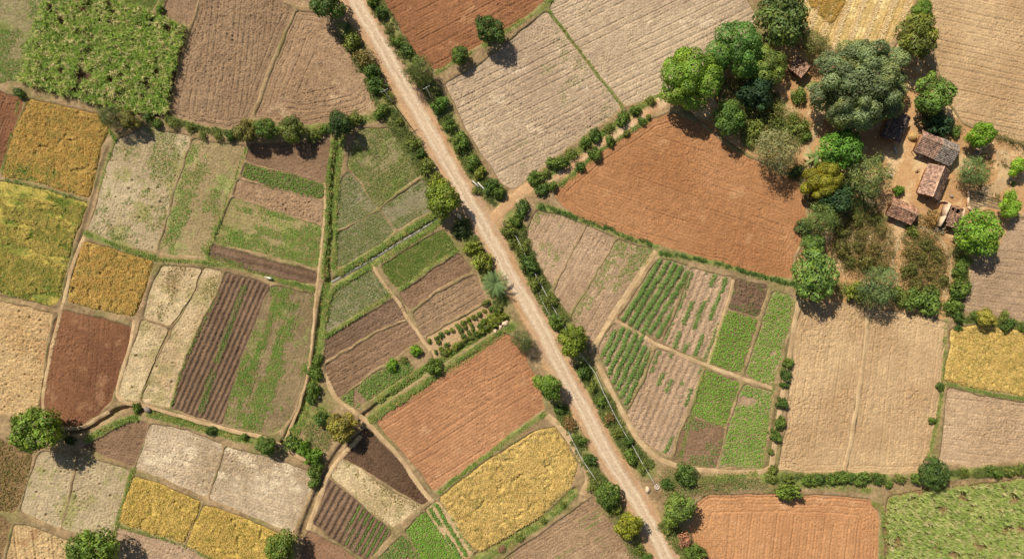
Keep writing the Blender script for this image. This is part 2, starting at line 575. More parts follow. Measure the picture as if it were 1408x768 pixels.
W_OR = soil_mat((180, 146, 82), (162, 130, 72), (130, 118, 56), .1, .3, .4, .1)
W_YG = soil_mat((166, 150, 74), (190, 162, 86), (112, 120, 52), .3, .35, .4, .1)
W_YE = soil_mat((202, 170, 92), (182, 150, 78), (146, 128, 62), .08, .3, .36, .08)
W_PA = soil_mat((210, 176, 108), (188, 156, 92), (150, 134, 78), .12, .35, .38, .07)
T_OR = plant_mat((190, 148, 72), (222, 184, 104), (160, 148, 74))
T_YG = plant_mat((150, 146, 66), (196, 172, 94), (208, 174, 100))
T_YE = plant_mat((194, 162, 84), (222, 192, 116), (162, 146, 68))
T_PA = plant_mat((198, 164, 92), (226, 196, 126), (152, 138, 74))
L_WEED = plant_mat((98, 136, 46), (140, 170, 72), (162, 150, 90))
L_WEED2 = plant_mat((100, 130, 48), (146, 164, 82), (170, 152, 92))
L_VEG = plant_mat((98, 138, 52), (140, 174, 78), None)
L_BRIGHT = plant_mat((108, 156, 46), (152, 194, 76), None)
L_MID = plant_mat((78, 116, 44), (118, 152, 66), (150, 156, 80))
L_PADDY = plant_mat((88, 112, 40), (124, 142, 58), (146, 142, 80))
L_CANE = plant_mat((100, 138, 44), (172, 190, 84), (214, 198, 136))
L_CANE2 = plant_mat((132, 156, 66), (194, 202, 116), (208, 196, 138))
L_ROW = plant_mat((98, 132, 58), (146, 170, 92), None)
L_DRY = plant_mat((126, 112, 58), (162, 140, 84), (110, 116, 54))
L_BANK = plant_mat((100, 128, 50), (146, 164, 78), (176, 158, 94))

FD = {}
def fld(key, name, label, px, mat, d, **k):
    o, P = make_field(name, label, px, mat, d, **k)
    FD[key] = (P, d)
    return o

CL = dict(amp=.03, clod=.10, sp=1.3, holes=.14)          # fallow: clods and small holes
FL = dict(amp=.02, clod=.06, sp=1.3)
# --- upper left
fld('F1', 'grassy_field', 'patchy grass field west of the tall green sugarcane', [(-90, -60), (80, -60), (67, 0), (45, 58), (24, 110), (0, 113), (-90, 95)], GREENB, (1, .35), **FL)
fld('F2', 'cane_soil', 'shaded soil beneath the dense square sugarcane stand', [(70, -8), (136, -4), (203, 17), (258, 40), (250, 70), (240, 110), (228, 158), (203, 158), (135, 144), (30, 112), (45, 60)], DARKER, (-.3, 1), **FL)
fld('F3', 'grassy_field', 'olive field strip behind the top edge of the square sugarcane', [(145, -60), (228, -60), (217, 0), (207, 15), (142, -6)], OLIVE, (1, .3), **FL)
fld('F4', 'tilled_field', 'small brown plot between sugarcane corner and pale bund', [(222, 24), (232, 0), (240, -60), (288, -60), (272, 0), (259, 35)], BROWN, (-.15, 1), sp=.8)
fld('F5', 'ploughed_field', 'large brown ploughed field with long lines running beside the sugarcane', [(280, -50), (380, -50), (385, 2), (404, 12), (379, 65), (359, 115), (343, 162), (337, 173), (313, 175), (264, 167), (232, 156), (246, 110), (259, 60), (275, 10)], BROWN, (-.14, 1), sp=.8, ring=2.2, amp=.09, clod=.12, broken=.4)
fld('F5b', 'tilled_field', 'tan corner plot above the curved brown field', [(395, -50), (452, -50), (438, 9), (410, 7), (392, -2)], BROWN2, (1, .2), sp=.9)
fld('F6', 'ploughed_field', 'brown ploughed field with curved furrows following the bend by the road', [(409, 16), (446, 22), (470, 52), (490, 84), (512, 122), (516, 138), (510, 150), (485, 159), (448, 167), (418, 171), (385, 167), (353, 160), (371, 110), (389, 65)], BROWN2, (.5, 1), sp=.9, ring=9, amp=.08, clod=.10, broken=.42)
fld('F7', 'ploughed_field', 'dark red strip west of the orange wheat', [(-90, 100), (0, 127), (31, 139), (17, 185), (0, 230), (-90, 355)], RED, (-.38, 1), sp=1.0, amp=.09)
fld('F10', 'stubble_field', 'pale straw field with dry ruts beside the oval red plot', [(-90, 398), (0, 415), (72, 432), (65, 465), (57, 520), (51, 563), (30, 570), (0, 566), (-90, 568)], STUB, (1, .1), amp=.03, clod=.13, holes=.16)
fld('F11', 'ploughed_field', 'oval dark red ploughed plot below the orange wheat', [(87, 427), (135, 437), (180, 450), (173, 485), (163, 510), (152, 550), (131, 571), (108, 584), (80, 585), (63, 576), (56, 555), (61, 520), (69, 480), (77, 445)], RED, (-.08, 1), sp=.75, amp=.06, clod=.08)
fld('F13', 'fallow_field', 'pale fallow plot with thin weeds and a tree shadow at its top', [(162, 194), (200, 176), (261, 190), (249, 225), (237, 262), (225, 305), (213, 344), (180, 339), (147, 326), (121, 316), (134, 280), (147, 235)], PALEG, (-.35, 1), **CL)
fld('F14', 'fallow_field', 'weedy greenish fallow plot between the pale one and striped plots', [(266, 193), (337, 203), (321, 250), (296, 312), (280, 351), (218, 347), (231, 305), (243, 262), (255, 225)], soil_mat((168, 142, 106), (150, 128, 92), (146, 146, 88), .3, .25, .3), (-.4, 1), **FL)
fld('F15', 'tilled_field', 'dull dark plot shaded by three bushy trees', [(345, 199), (400, 196), (454, 193), (449, 225), (446, 250), (400, 238), (346, 222), (338, 220)], MIDBR, (1, .2), **FL)
fld('F16', 'vegetable_bed', 'soil of the slanting green bed under the dull dark plot', [(338, 226), (400, 241), (446, 254), (444, 274), (390, 260), (332, 243)], MIDBR, (1, .22), **FL)
fld('F17', 'tilled_field', 'cloddy pinkish strip under the slanting green bed', [(328, 249), (390, 265), (443, 279), (441, 307), (380, 289), (323, 269)], BROWN2, (1, .25), amp=.02, clod=.15)
fld('F18', 'weedy_field', 'soil of the green striped plot above two dark furrow strips', [(320, 273), (380, 292), (440, 312), (439, 340), (437, 369), (380, 351), (295, 332)], soil_mat((160, 140, 98), (142, 126, 84), (136, 138, 76), .3, .25, .3), (1, .28), sp=1.6, amp=.04, clod=.06)
fld('F19', 'ploughed_field', 'two dark brown furrow strips above the grass bank', [(293, 337), (350, 353), (436, 376), (434, 390), (360, 377), (287, 352)], DARK, (1, .25), sp=1.9, amp=.12, ridge=True, clod=.06)
PL = dict(amp=.02, clod=.07, holes=.09)
fld('F20a', 'fallow_field', 'pale straw plot north of a short bund, west of a winding rill', [(223, 366), (276, 370), (261, 410), (233, 446), (198, 436), (209, 395)], PALE, (-.4, 1), **PL)
fld('F20b', 'fallow_field', 'pale straw plot south of a short bund, next to the oval red plot', [(196, 441), (231, 451), (214, 490), (197, 530), (190, 551), (161, 547), (173, 510), (186, 470)], PALE, (-.4, 1), **PL)
fld('F20c', 'fallow_field', 'long pale straw plot between winding rill and furrowed plot', [(281, 370), (305, 373), (296, 400), (269, 450), (245, 510), (233, 559), (197, 551), (206, 520), (223, 485), (241, 448), (269, 405)], PALE, (-.4, 1), **PL)
fld('F21', 'furrowed_field', 'brown furrowed plot with a green line along its middle', [(311, 376), (371, 393), (349, 440), (325, 510), (306, 582), (237, 561), (251, 510), (276, 450), (301, 400)], DARK, (-.45, 1), sp=1.22, amp=.15, ridge=True, clod=.06)
fld('F22', 'weedy_field', 'soil of the large green weedy plot beside the main ditch', [(375, 395), (431, 406), (429, 460), (423, 500), (404, 560), (390, 588), (372, 594), (308, 583), (327, 510), (352, 440)], soil_mat((146, 122, 92), (128, 108, 78), (132, 130, 76), .2, .25, .3), (-.35, 1), sp=1.5, amp=.05, clod=.07)
# --- lower left
fld('F23', 'scrub_ground', 'dark scrubby corner below the round tree', [(-90, 602), (0, 605), (44, 626), (34, 665), (25, 690), (19, 703), (0, 701), (-90, 688)], SCRUBS, (1, .1), clod=.2, amp=.02)
fld('F24a', 'fallow_field', 'pale pocked plot under the round tree, west half', [(60, 620), (103, 630), (99, 650), (83, 725), (55, 713), (29, 701), (39, 665), (51, 630)], PALEG, (-.3, 1), **CL)
fld('F24b', 'fallow_field', 'pale pocked plot under the round tree, east half', [(110, 626), (177, 645), (166, 690), (154, 738), (120, 733), (87, 726), (98, 680), (107, 640)], PALEG, (-.3, 1), **CL)
fld('F25', 'tilled_field', 'small brown triangle beneath the bend of the ditch', [(114, 614), (150, 597), (180, 580), (203, 581), (195, 610), (183, 639), (150, 627)], MIDBR, (1, .2), clod=.1, amp=.03)
fld('F26', 'fallow_field', 'pale tan plot above the western yellow crop', [(208, 583), (260, 593), (306, 612), (298, 640), (283, 682), (235, 661), (188, 643), (199, 610)], PALEB, (1, .3), amp=.05, clod=.08, sp=1.1)
fld('F27', 'fallow_field', 'pale tan plot above the eastern yellow crop, by the ditch', [(311, 615), (370, 629), (425, 649), (431, 662), (419, 690), (401, 731), (350, 709), (288, 684), (302, 645)], PALEB, (1, .3), amp=.04, clod=.08, sp=1.1)
fld('F30', 'fallow_field', 'brown ground below the yellow crops with a tree shadow', [(161, 726), (210, 739), (262, 754), (320, 787), (360, 840), (140, 840), (152, 770)], DUSK, (1, .3), **CL)
fld('F31', 'stubble_field', 'orange straw field at the southwest corner', [(21, 720), (50, 727), (99, 745), (95, 790), (90, 840), (0, 840), (11, 760)], STUB, (.1, 1), sp=1.4, amp=.12, clod=.12, broken=.3)
fld('F32', 'scrub_ground', 'narrow dark plot west of the orange straw field', [(-90, 702), (0, 709), (14, 718), (4, 755), (-10, 840), (-90, 840)], SCRUBS, (.2, 1), clod=.15)
# --- between the ditch and the road
PD = dict(amp=.02, clod=.035, sp=1.1)
fld('F33', 'paddy_field', 'green paddy plot with a rounded top by the road verge', [(495, 179), (538, 177), (555, 200), (577, 240), (549, 261), (519, 284), (498, 250), (480, 231), (484, 200)], GREENB, (1, -.6), **PD)
fld('F34', 'paddy_field', 'grey dry paddy plot west of the green rounded one', [(477, 237), (496, 256), (517, 286), (490, 304), (463, 315), (467, 280), (471, 250)], GREY, (1, -.6), **PD)
fld('F35', 'paddy_field', 'grey paddy plot lying along the north bank of the water channel', [(465, 322), (520, 291), (542, 318), (520, 335), (466, 368)], GREY, (1, -.6), **PD)
fld('F36', 'paddy_field', 'grey brown paddy plot below the road tree', [(524, 287), (580, 248), (591, 263), (599, 287), (570, 300), (545, 315)], GREY, (1, -.6), **PD)
fld('F37', 'paddy_field', 'dark green paddy plot along the south bank of the channel', [(526, 365), (611, 316), (628, 340), (600, 357), (548, 395), (538, 387)], OLIVE, (1, -.6), **PD)
fld('F38', 'paddy_field', 'olive paddy plot west of the channel junction path', [(461, 401), (509, 373), (521, 386), (537, 402), (500, 424), (449, 456), (453, 425)], GREY, (1, -.6), **PD)
fld('F39', 'ploughed_field', 'dark brown plot just below the dark green paddy', [(551, 403), (632, 349), (649, 372), (600, 396), (565, 424), (557, 415)], MIDBR, (1, -.62), sp=.85, amp=.08)
fld('F40', 'ploughed_field', 'brown plot above the orchard rows', [(569, 430), (601, 405), (652, 379), (667, 410), (640, 426), (583, 461), (576, 445)], BROWN, (1, -.6), sp=.85, amp=.07)
fld('F41', 'ploughed_field', 'dark brown plot below the olive paddy', [(450, 464), (500, 437), (546, 408), (556, 420), (559, 436), (520, 451), (447, 494)], DARK, (1, -.58), sp=.85, amp=.08)
fld('F42', 'ploughed_field', 'brown plot above the leafy strip with a rounded west end', [(448, 503), (520, 459), (562, 441), (579, 464), (560, 478), (515, 506), (472, 540), (461, 545), (451, 522)], MIDBR, (1, -.58), sp=.85, amp=.07)
fld('F43', 'orchard_ground', 'bare ground of the small orchard with three rows of bushes', [(588, 465), (670, 418), (694, 432), (650, 464), (598, 493)], SAND, (1, -.56), **FL)
fld('F44', 'vegetable_bed', 'soil under the leafy strip near the path fork', [(468, 548), (525, 509), (560, 495), (569, 508), (488, 561)], BROWN, (1, -.6), **FL)
fld('F45', 'ploughed_field', 'large orange ploughed field between orchard and golden wheat', [(518, 580), (600, 520), (690, 458), (711, 467), (734, 515), (748, 561), (700, 596), (650, 634), (598, 673), (581, 650), (549, 615)], ORANGE2, (1, -.62), sp=1.15, amp=.085, clod=.07, broken=.55)
fld('F46', 'ploughed_field', 'very dark brown plot southwest of the large orange field', [(503, 589), (545, 630), (590, 684), (580, 693), (540, 668), (500, 643), (470, 627), (482, 605)], DARKER, (1, 1.1), sp=.8, amp=.05, clod=.09)
fld('F47', 'fallow_field', 'pale strip beside the very dark brown plot', [(470, 631), (500, 649), (530, 672), (577, 696), (559, 711), (540, 724), (500, 694), (457, 654)], PALE, (1, .8), **FL)
fld('F48', 'furrowed_field', 'dark furrowed plot whose eastern rows carry green seedlings', [(453, 659), (500, 698), (539, 731), (505, 770), (465, 744), (429, 716), (441, 685)], DARK, (-.55, 1), sp=1.4, amp=.17, ridge=True, clod=.05)
fld('F49', 'tilled_field', 'reddish brown plot with a tree shadow south of the furrows', [(425, 731), (470, 753), (500, 776), (510, 840), (388, 840), (410, 770)], soil_mat((160, 122, 94), (142, 106, 82)), (1, .6), **FL)
fld('F50', 'vegetable_bed', 'soil under the brightest green bed south of the furrows', [(557, 729), (584, 704), (604, 730), (629, 768), (602, 802), (576, 760)], BROWN, (1, 1.2), **FL)
fld('F51', 'vegetable_bed', 'soil under the smaller green bed west of the brightest one', [(548, 741), (555, 737), (584, 775), (590, 840), (525, 840), (520, 768)], BROWN, (1, 1.2), **FL)
fld('F52', 'vegetable_bed', 'soil of the narrow green strips next to golden wheat', [(587, 700), (602, 689), (623, 715), (649, 757), (632, 770), (622, 765)], SAND, (.62, 1), **FL)
fld('F54', 'tilled_field', 'brown ploughed field below the golden wheat and grassy bank', [(815, 684), (846, 726), (868, 768), (890, 840), (635, 840), (690, 770), (750, 731)], BROWN2, (1, -.6), sp=1.2, amp=.06, broken=.55)
# --- top centre and right
fld('F55', 'ploughed_field', 'red brown ploughed field at the top beside the road', [(526, -50), (760, -50), (747, 3), (700, 38), (660, 60), (622, 83), (600, 96), (571, 70), (546, 30), (529, 0)], REDTOP, (1, -.55), sp=1.0, amp=.09, broken=.4)
fld('F56a', 'ploughed_field', 'large pale tan field west of the thin diagonal grass line', [(614, 116), (660, 90), (752, 17), (800, 81), (854, 148), (800, 187), (722, 246), (706, 260), (693, 254), (656, 200), (631, 155)], TANBIG, (1, -.5), sp=1.0, amp=.09, clod=.08, broken=.42)
fld('F56b', 'ploughed_field', 'large tan field east of the thin diagonal grass line', [(757, 13), (780, -50), (1010, -50), (1024, 0), (1038, 20), (1036, 40), (1000, 75), (950, 110), (910, 127), (860, 145), (805, 78)], TANBIG, (1, -.5), sp=1.0, amp=.09, clod=.08, broken=.4)
fld('F57', 'stubble_field', 'straw coloured stubble field with pale stripes behind the great tree', [(1085, -50), (1282, -50), (1257, 0), (1240, 35), (1218, 64), (1160, 70), (1122, 52), (1100, 20)], STRAW, (-.4, 1), sp=1.6, amp=.10, clod=.08, broken=.25)
fld('F58', 'ploughed_field', 'large tan ploughed field in the northeast corner', [(1276, 0), (1290, -50), (1520, -50), (1520, 220), (1408, 193), (1370, 183), (1322, 163), (1300, 130), (1288, 80), (1276, 40)], SAND, (1, .22), sp=1.0, amp=.09, clod=.07, broken=.35)
fld('F59', 'ploughed_field', 'large orange ploughed field with curved lines below the village', [(763, 266), (775, 252), (830, 207), (896, 166), (922, 157), (960, 170), (1004, 205), (1048, 227), (1096, 251), (1108, 275), (1106, 315), (1091, 352), (1087, 381), (1050, 376), (985, 358), (903, 335), (850, 318), (803, 301), (776, 284)], ORANGE, (1, .33), sp=1.15, amp=.08, clod=.07, ring=3.5, broken=.52)
fld('F60a', 'tilled_field', 'narrow weedy tan wedge next to the road bushes', [(736, 292), (770, 295), (802, 311), (780, 355), (758, 392), (739, 360), (723, 327)], DUSK, (-.55, 1), sp=.9, amp=.05)
fld('F60b', 'tilled_field', 'middle tan wedge between two thin bunds', [(808, 313), (844, 327), (814, 380), (782, 430), (763, 402), (783, 358)], DUSK, (-.55, 1), sp=.9, amp=.05)
fld('F60c', 'tilled_field', 'tan wedge with a green streak beside the footpath', [(850, 330), (899, 345), (869, 395), (818, 469), (800, 458), (787, 436), (818, 382)], DUSK, (-.55, 1), sp=.9, amp=.05)
fld('F61', 'vegetable_bed', 'soil of the upper plot of thick vegetable rows', [(907, 355), (946, 367), (935, 400), (908, 465), (880, 454), (851, 438), (876, 400)], DUSK, (-.62, 1), sp=1.9, amp=.06, ridge=True)
fld('F62', 'furrowed_field', 'tan plot with three thin green lines east of the thick rows', [(951, 370), (1006, 383), (989, 440), (971, 493), (940, 484), (913, 470), (936, 420)], DUSK, (-.42, 1), sp=1.5, amp=.08, ridge=True)
fld('F63', 'tilled_field', 'small dark square of soil above the bright green square', [(1013, 385), (1055, 395), (1042, 435), (1002, 424)], DARK, (1, .25), sp=.7, amp=.06, clod=.12)
fld('F64', 'vegetable_bed', 'soil under the bright green square below the dark square', [(1000, 428), (1040, 439), (1031, 475), (1017, 512), (975, 499), (986, 465)], BROWN, (1, .25), **FL)
fld('F65', 'vegetable_bed', 'soil of the tall green bed nearest the big round tree', [(1063, 402), (1089, 409), (1083, 450), (1069, 500), (1061, 529), (1025, 515), (1041, 470), (1053, 430)], DUSK, (-.3, 1), **FL)
fld('F66', 'vegetable_bed', 'soil of the lower plot of thick vegetable rows', [(845, 446), (870, 454), (898, 469), (884, 510), (860, 560), (846, 530), (823, 482), (833, 460)], DUSK, (-.48, 1), sp=1.7, amp=.06, ridge=True)
fld('F67', 'furrowed_field', 'tan plot with faint green lines south of the cross path', [(904, 480), (940, 491), (966, 505), (944, 560), (921, 626), (881, 604), (863, 568), (886, 525)], DUSK, (-.42, 1), sp=1.5, amp=.07, ridge=True)
fld('F68', 'vegetable_bed', 'soil under the bright green square south of the cross path', [(971, 510), (1015, 525), (1006, 555), (996, 585), (952, 569), (963, 535)], BROWN, (1, .3), **FL)
fld('F69', 'weedy_field', 'brown weedy patch below the southern bright square', [(948, 573), (995, 589), (985, 640), (950, 638), (928, 629), (936, 600)], MIDBR, (1, .3), **FL)
fld('F70', 'vegetable_bed', 'soil under the tall green bed in the southern corner plot', [(1023, 528), (1061, 539), (1054, 590), (1047, 641), (989, 640), (1003, 585)], DUSK, (-.3, 1), **FL)
fld('F71a', 'ploughed_field', 'big tan ploughed field, half next to the vegetable plots', [(1106, 417), (1150, 417), (1189, 426), (1181, 510), (1169, 590), (1156, 647), (1110, 649), (1071, 643), (1081, 590), (1091, 500), (1095, 450)], SAND, (-.12, 1), sp=.95, amp=.06, clod=.10, ring=2.5, broken=.5)
fld('F71b', 'ploughed_field', 'big tan ploughed field, half next to the yellow crop', [(1198, 426), (1250, 433), (1302, 443), (1295, 510), (1282, 590), (1271, 649), (1220, 649), (1165, 647), (1178, 590), (1190, 510)], SAND, (-.12, 1), sp=.95, amp=.06, clod=.10, ring=2.5, broken=.5)
fld('F73', 'ploughed_field', 'tan ploughed field between the pale yellow crop and lower hedge', [(1304, 534), (1350, 545), (1408, 555), (1520, 570), (1520, 636), (1408, 630), (1340, 640), (1291, 634), (1297, 600)], soil_mat((196, 162, 130), (178, 144, 114)), (1, .08), sp=1.0, amp=.07, clod=.08, broken=.45)
fld('F74', 'ploughed_field', 'tan ploughed field east of the ruined hut', [(1342, 350), (1372, 345), (1390, 300), (1520, 315), (1520, 442), (1408, 440), (1342, 434), (1324, 424), (1331, 400)], soil_mat((180, 148, 120), (162, 132, 106)), (1, .12), sp=1.0, amp=.07, clod=.06, broken=.4)
fld('F75', 'ploughed_field', 'bright orange ploughed field at the bottom beside the sugarcane', [(958, 693), (975, 681), (1060, 680), (1150, 682), (1194, 686), (1207, 705), (1206, 770), (1204, 840), (976, 840), (963, 770), (949, 725)], ORANGE3, (-.1, 1), sp=1.2, amp=.08, clod=.07, ring=4.5, broken=.46)
fld('F76', 'cane_soil', 'shaded soil beneath the slanting sugarcane in the southeast', [(1222, 684), (1265, 674), (1336, 668), (1408, 658), (1520, 650), (1520, 840), (1214, 840), (1218, 768), (1216, 720)], SCRUBS, (.4, 1), **FL)
fld('YARD', 'village_yard', 'bare orange dirt yard and scrub around the village huts', [(932, 142), (985, 97), (1040, 60), (1075, 60), (1130, 75), (1155, 80), (1225, 72), (1247, 50), (1272, 90), (1298, 140), (1324, 172), (1370, 192), (1408, 204), (1520, 228), (1520, 308), (1395, 292), (1372, 338), (1342, 345), (1326, 398), (1318, 425), (1298, 437), (1200, 420), (1104, 411), (1094, 385), (1098, 355), (1113, 315), (1116, 275), (1101, 247), (1052, 221), (1010, 199), (963, 164)], YARD, (1, .3), amp=.01, clod=.035)
fld('F77', 'tilled_plot', 'small grey furrowed plot beside the ruined hut', [(1332, 262), (1350, 268), (1374, 275), (1379, 287), (1352, 283), (1337, 288)], soil_mat((150, 126, 100), (132, 110, 88)), (1, .3), z=.05, sp=.6, amp=.08, ridge=True)
FIELDS.pop()      # lies on the yard

# --- standing grain
make_crop_sheet('wheat_crop', 'orange ripe wheat with a green band low down, under the sugarcane', [(41, 138), (90, 148), (134, 159), (150, 177), (138, 205), (126, 262), (121, 272), (60, 251), (5, 241), (13, 205), (31, 160)], W_OR, T_OR, (1, .22))
make_crop_sheet('wheat_crop', 'yellow green wheat in loose bands at the western edge', [(3, 249), (60, 261), (120, 281), (110, 305), (99, 335), (80, 413), (70, 419), (0, 401), (-90, 380), (-90, 275)], W_YG, T_YG, (1, .22), slit=.2, gap=.46)
make_crop_sheet('wheat_crop', 'small square of orange ripe wheat above the oval red plot', [(116, 333), (160, 345), (210, 361), (199, 400), (184, 435), (140, 425), (94, 413), (104, 370)], W_OR, T_OR, (1, .22), slit=.2)
make_crop_sheet('wheat_crop', 'bright yellow crop, western half, under a pale tan plot', [(186, 655), (230, 670), (276, 691), (264, 720), (254, 744), (210, 731), (164, 717), (173, 685)], W_YE, T_YE, (1, .3), slit=.17)
make_crop_sheet('wheat_crop', 'bright yellow crop, eastern half, reaching a leafy tree', [(282, 694), (330, 710), (387, 735), (384, 760), (375, 800), (320, 780), (259, 748), (269, 718)], W_YE, T_YE, (1, .3), slit=.14)
make_crop_sheet('wheat_crop', 'golden wheat field with a rounded end beside the road', [(605, 684), (660, 641), (740, 590), (763, 587), (779, 610), (794, 640), (784, 667), (740, 711), (660, 756), (651, 752), (623, 712)], W_PA, T_PA, (1, -.6), slit=.22)
make_crop_sheet('wheat_crop', 'pale yellow crop at the eastern edge below small trees', [(1309, 452), (1345, 447), (1380, 454), (1520, 457), (1520, 560), (1408, 543), (1350, 533), (1300, 523)], W_PA, T_YE, (1, .25), slit=.08)
make_crop_sheet('wheat_crop', 'darker straw corner of uncut grain above the stubble', [(1100, -45), (1175, -45), (1160, 6), (1140, 34), (1115, 8)], soil_mat((176, 140, 72), (156, 122, 62), None, 0, .3, .34), T_OR, (-.4, 1), height=.35, slit=.05)


# --- sugarcane
def cane(name, label, key, mat, comb):
    P, d = FD[key]
    x, y = scatter(P, .66, 1.0)
    ed = poly_dist(P, x, y); u, v = uv(d, x, y)
    n = np.maximum(fbm(x * .28, y * .28, 3), .55 * (ed < 1.2))
    k = (ed > .02) & (((vn(x * .45 + 4, y * .45) * .6 + .4 * vn(x * 1.1, y * 1.1)) < .66) | ((ed < 1.0) & (rng.random(len(x)) < .9)))
    x, y, n = x[k], y[k], n[k]
    hh = .6 + 1.7 * n + .7 * rng.random(len(x))
    A = blades(x, y, hh * .55, 12, 1.15, .105, (0.1, .85), 0.9, .12, comb)
    B = blades(x, y, hh * .2, 4, 1.1, .11, (0.3, 1.0), 0.8, .2)
    st = blades(x, y, 0.0, 4, 1.5, .07, (0.0, .2), .1, .15)
    me = cat_mesh(name, [A, B, st], mat)
    return tag(link(name, me), label, 'crop', None, 'stuff')

cane('sugarcane_crop', 'tall dense green sugarcane in a square stand at the top', 'F2', L_CANE, None)
cane('sugarcane_crop', 'light green sugarcane combed to one side in the southeast corner', 'F76', L_CANE2, (.75, .55, .9))

# --- leafy beds
def bed(label, key, mat, sp=.42, r=.34, m=15, leaf=.22, h=1.0, thr=-1., seed=0., rows=None, name='vegetable_crop', edge=.1, scale=.25, hill=0):
    P, d = FD[key]
    x, y = scatter(P, sp)
    u, v = uv(d, x, y)
    if rows:
        a, b = field_axes(d)
        off = rows * .25
        v0 = np.round((v + off) / rows) * rows - off
        if hill: u = np.round(u / hill) * hill + rng.normal(0, .12, len(u))
        w = rng.normal(0, rows * .10, len(v)) + (fbm(u * .3, v0 * 3, 2) - .5) * .5
        x, y = u * a[0] + (v0 + w) * b[0], u * a[1] + (v0 + w) * b[1]
        k = inside(P, x, y); x, y, u, v = x[k], y[k], u[k], v0[k]
    n = fbm(x * scale + seed, y * scale + seed, 3)
    k = (n > thr) & (poly_dist(P, x, y) > edge)
    x, y, n = x[k], y[k], n[k]
    rr = r * (.7 + .6 * rng.random(len(x))) * (.75 + .5 * n)
    me = cat_mesh(name, [rosettes(x, y, .02, rr, h, m, leaf)], mat)
    return tag(link(name, me), label, 'crop', None, 'stuff')

bed('slanting strip of green vegetables under the dull dark plot', 'F16', L_VEG, thr=.36, seed=3)
bed('leafy green strip near the path fork', 'F44', L_VEG, thr=.36, seed=5, r=.5, sp=.4)
bed('brightest green vegetables in the southern bed', 'F50', L_BRIGHT, sp=.38)
bed('green vegetables in the smaller southern bed', 'F51', L_VEG, thr=.4, seed=8)
bed('narrow strips of mixed greens next to golden wheat', 'F52', L_VEG, rows=1.7, r=.45, thr=.3, seed=2)
bed('thick vegetable rows in the upper plot by the footpath', 'F61', L_ROW, sp=.42, rows=1.72, r=.58, thr=.25, hill=.85, seed=1, m=26)
bed('three thin lines of seedlings in the tan plot', 'F62', L_ROW, sp=.4, rows=2.6, r=.3, thr=.44, seed=4, m=10)
bed('bright green crop filling the square below the dark square', 'F64', L_BRIGHT, sp=.44, r=.36)
bed('broken green crop in the tall bed nearest the big round tree', 'F65', L_BRIGHT, sp=.46, thr=.24, seed=16, r=.46)
bed('thick vegetable rows in the lower plot by the road bushes', 'F66', L_ROW, sp=.42, rows=1.6, r=.55, thr=.25, hill=.8, seed=7, m=26)
bed('faint thin seedling lines south of the cross path', 'F67', L_ROW, sp=.42, rows=2.6, r=.22, thr=.55, seed=14, m=8)
bed('bright green crop filling the square south of the cross path', 'F68', L_BRIGHT, sp=.44, r=.36)
bed('thin greens at the edges of the brown weedy patch', 'F69', L_ROW, thr=.40, seed=21, r=.25, m=8)
bed('patchy bright crop in the tall southern bed', 'F70', L_BRIGHT, sp=.46, thr=.26, seed=19, r=.44)
# seedlings on the eastern ridges of the furrowed plot, the green line of the other furrowed plot
Pq = outline([(492, 694), (500, 698), (539, 731), (507, 768), (470, 745)])
weeds('seedling_crop', 'rows of light green seedlings on the eastern furrows', Pq, L_VEG, (-.55, 1), sp=.33, thr=.33, st=(.3, .3), leafy=True, B=8, Wd=.16, r=.26, rows=1.4, cat='crop')
Pq = outline([(334, 392), (341, 392), (318, 452), (296, 514), (280, 566), (273, 564), (290, 510), (312, 450)])
weeds('seedling_crop', 'green line of plants along the middle of the furrowed plot', Pq, L_VEG, (-.45, 1), sp=.33, thr=.25, st=(.2, .3), leafy=True, B=8, Wd=.18, r=.3, cat='crop')
# orchard: three rows of bushes with gaps
# weeds in fallow plots
def wd(label, key, mat=L_WEED, name='weed_growth', **k):
    P, d = FD[key]
    return weeds(name, label, P, mat, d, **k)
wd('thin grass over the patchy field beside the sugarcane', 'F1', L_WEED, sp=.34, thr=.47, seed=2, st=(.12, .3), B=6)
wd('sparse grass over the olive field strip', 'F3', L_PADDY, sp=.32, thr=.40, seed=7)
wd('sparse weeds across the pale fallow plot', 'F13', L_WEED2, sp=.36, thr=.58, seed=3, st=(.14, .2))
wd('weeds thickening at one corner of the greenish fallow plot', 'F14', L_WEED, sp=.33, thr=.57, seed=9, st=(.12, .3))
wd('low weeds in bands over the green striped plot', 'F18', L_WEED, sp=.31, thr=.49, seed=4, st=(.14, .6), B=6)
wd('thick weeds in streaks over the large weedy plot', 'F22', L_WEED, sp=.29, thr=.49, seed=6, st=(.12, .5), B=6, L=.32)
wd('short dry weeds in the straw plot west of the rill', 'F20a', L_DRY, sp=.4, thr=.54, seed=1)
wd('short dry weeds in the straw plot east of the rill', 'F20c', L_DRY, sp=.4, thr=.56, seed=8)
wd('low green rice in the rounded paddy plot', 'F33', L_PADDY, sp=.28, thr=.42, seed=5, rows=.6, B=5, L=.26)
wd('thin rice rows in the grey dry paddy', 'F34', L_PADDY, sp=.30, thr=.46, seed=4, rows=.6, L=.22)
wd('thin rice rows beside the channel bank', 'F35', L_PADDY, sp=.30, thr=.40, seed=8, rows=.6, L=.22)
wd('thin rice rows in the plot below the road tree', 'F36', L_PADDY, sp=.30, thr=.44, seed=9, rows=.6, L=.22)
wd('dense dark green rice south of the channel', 'F37', L_PADDY, sp=.28, thr=.26, seed=3, rows=.55, B=6, L=.3)
wd('rice rows in the olive paddy plot', 'F38', L_PADDY, sp=.30, thr=.40, seed=2, rows=.6, L=.24)
wd('few weeds in the narrow wedge by the road bushes', 'F60a', L_WEED, sp=.36, thr=.56, seed=7, st=(.2, .25))
wd('green weed streak in the wedge beside the footpath', 'F60c', L_WEED, sp=.34, thr=.66, seed=12, st=(.05, .2))
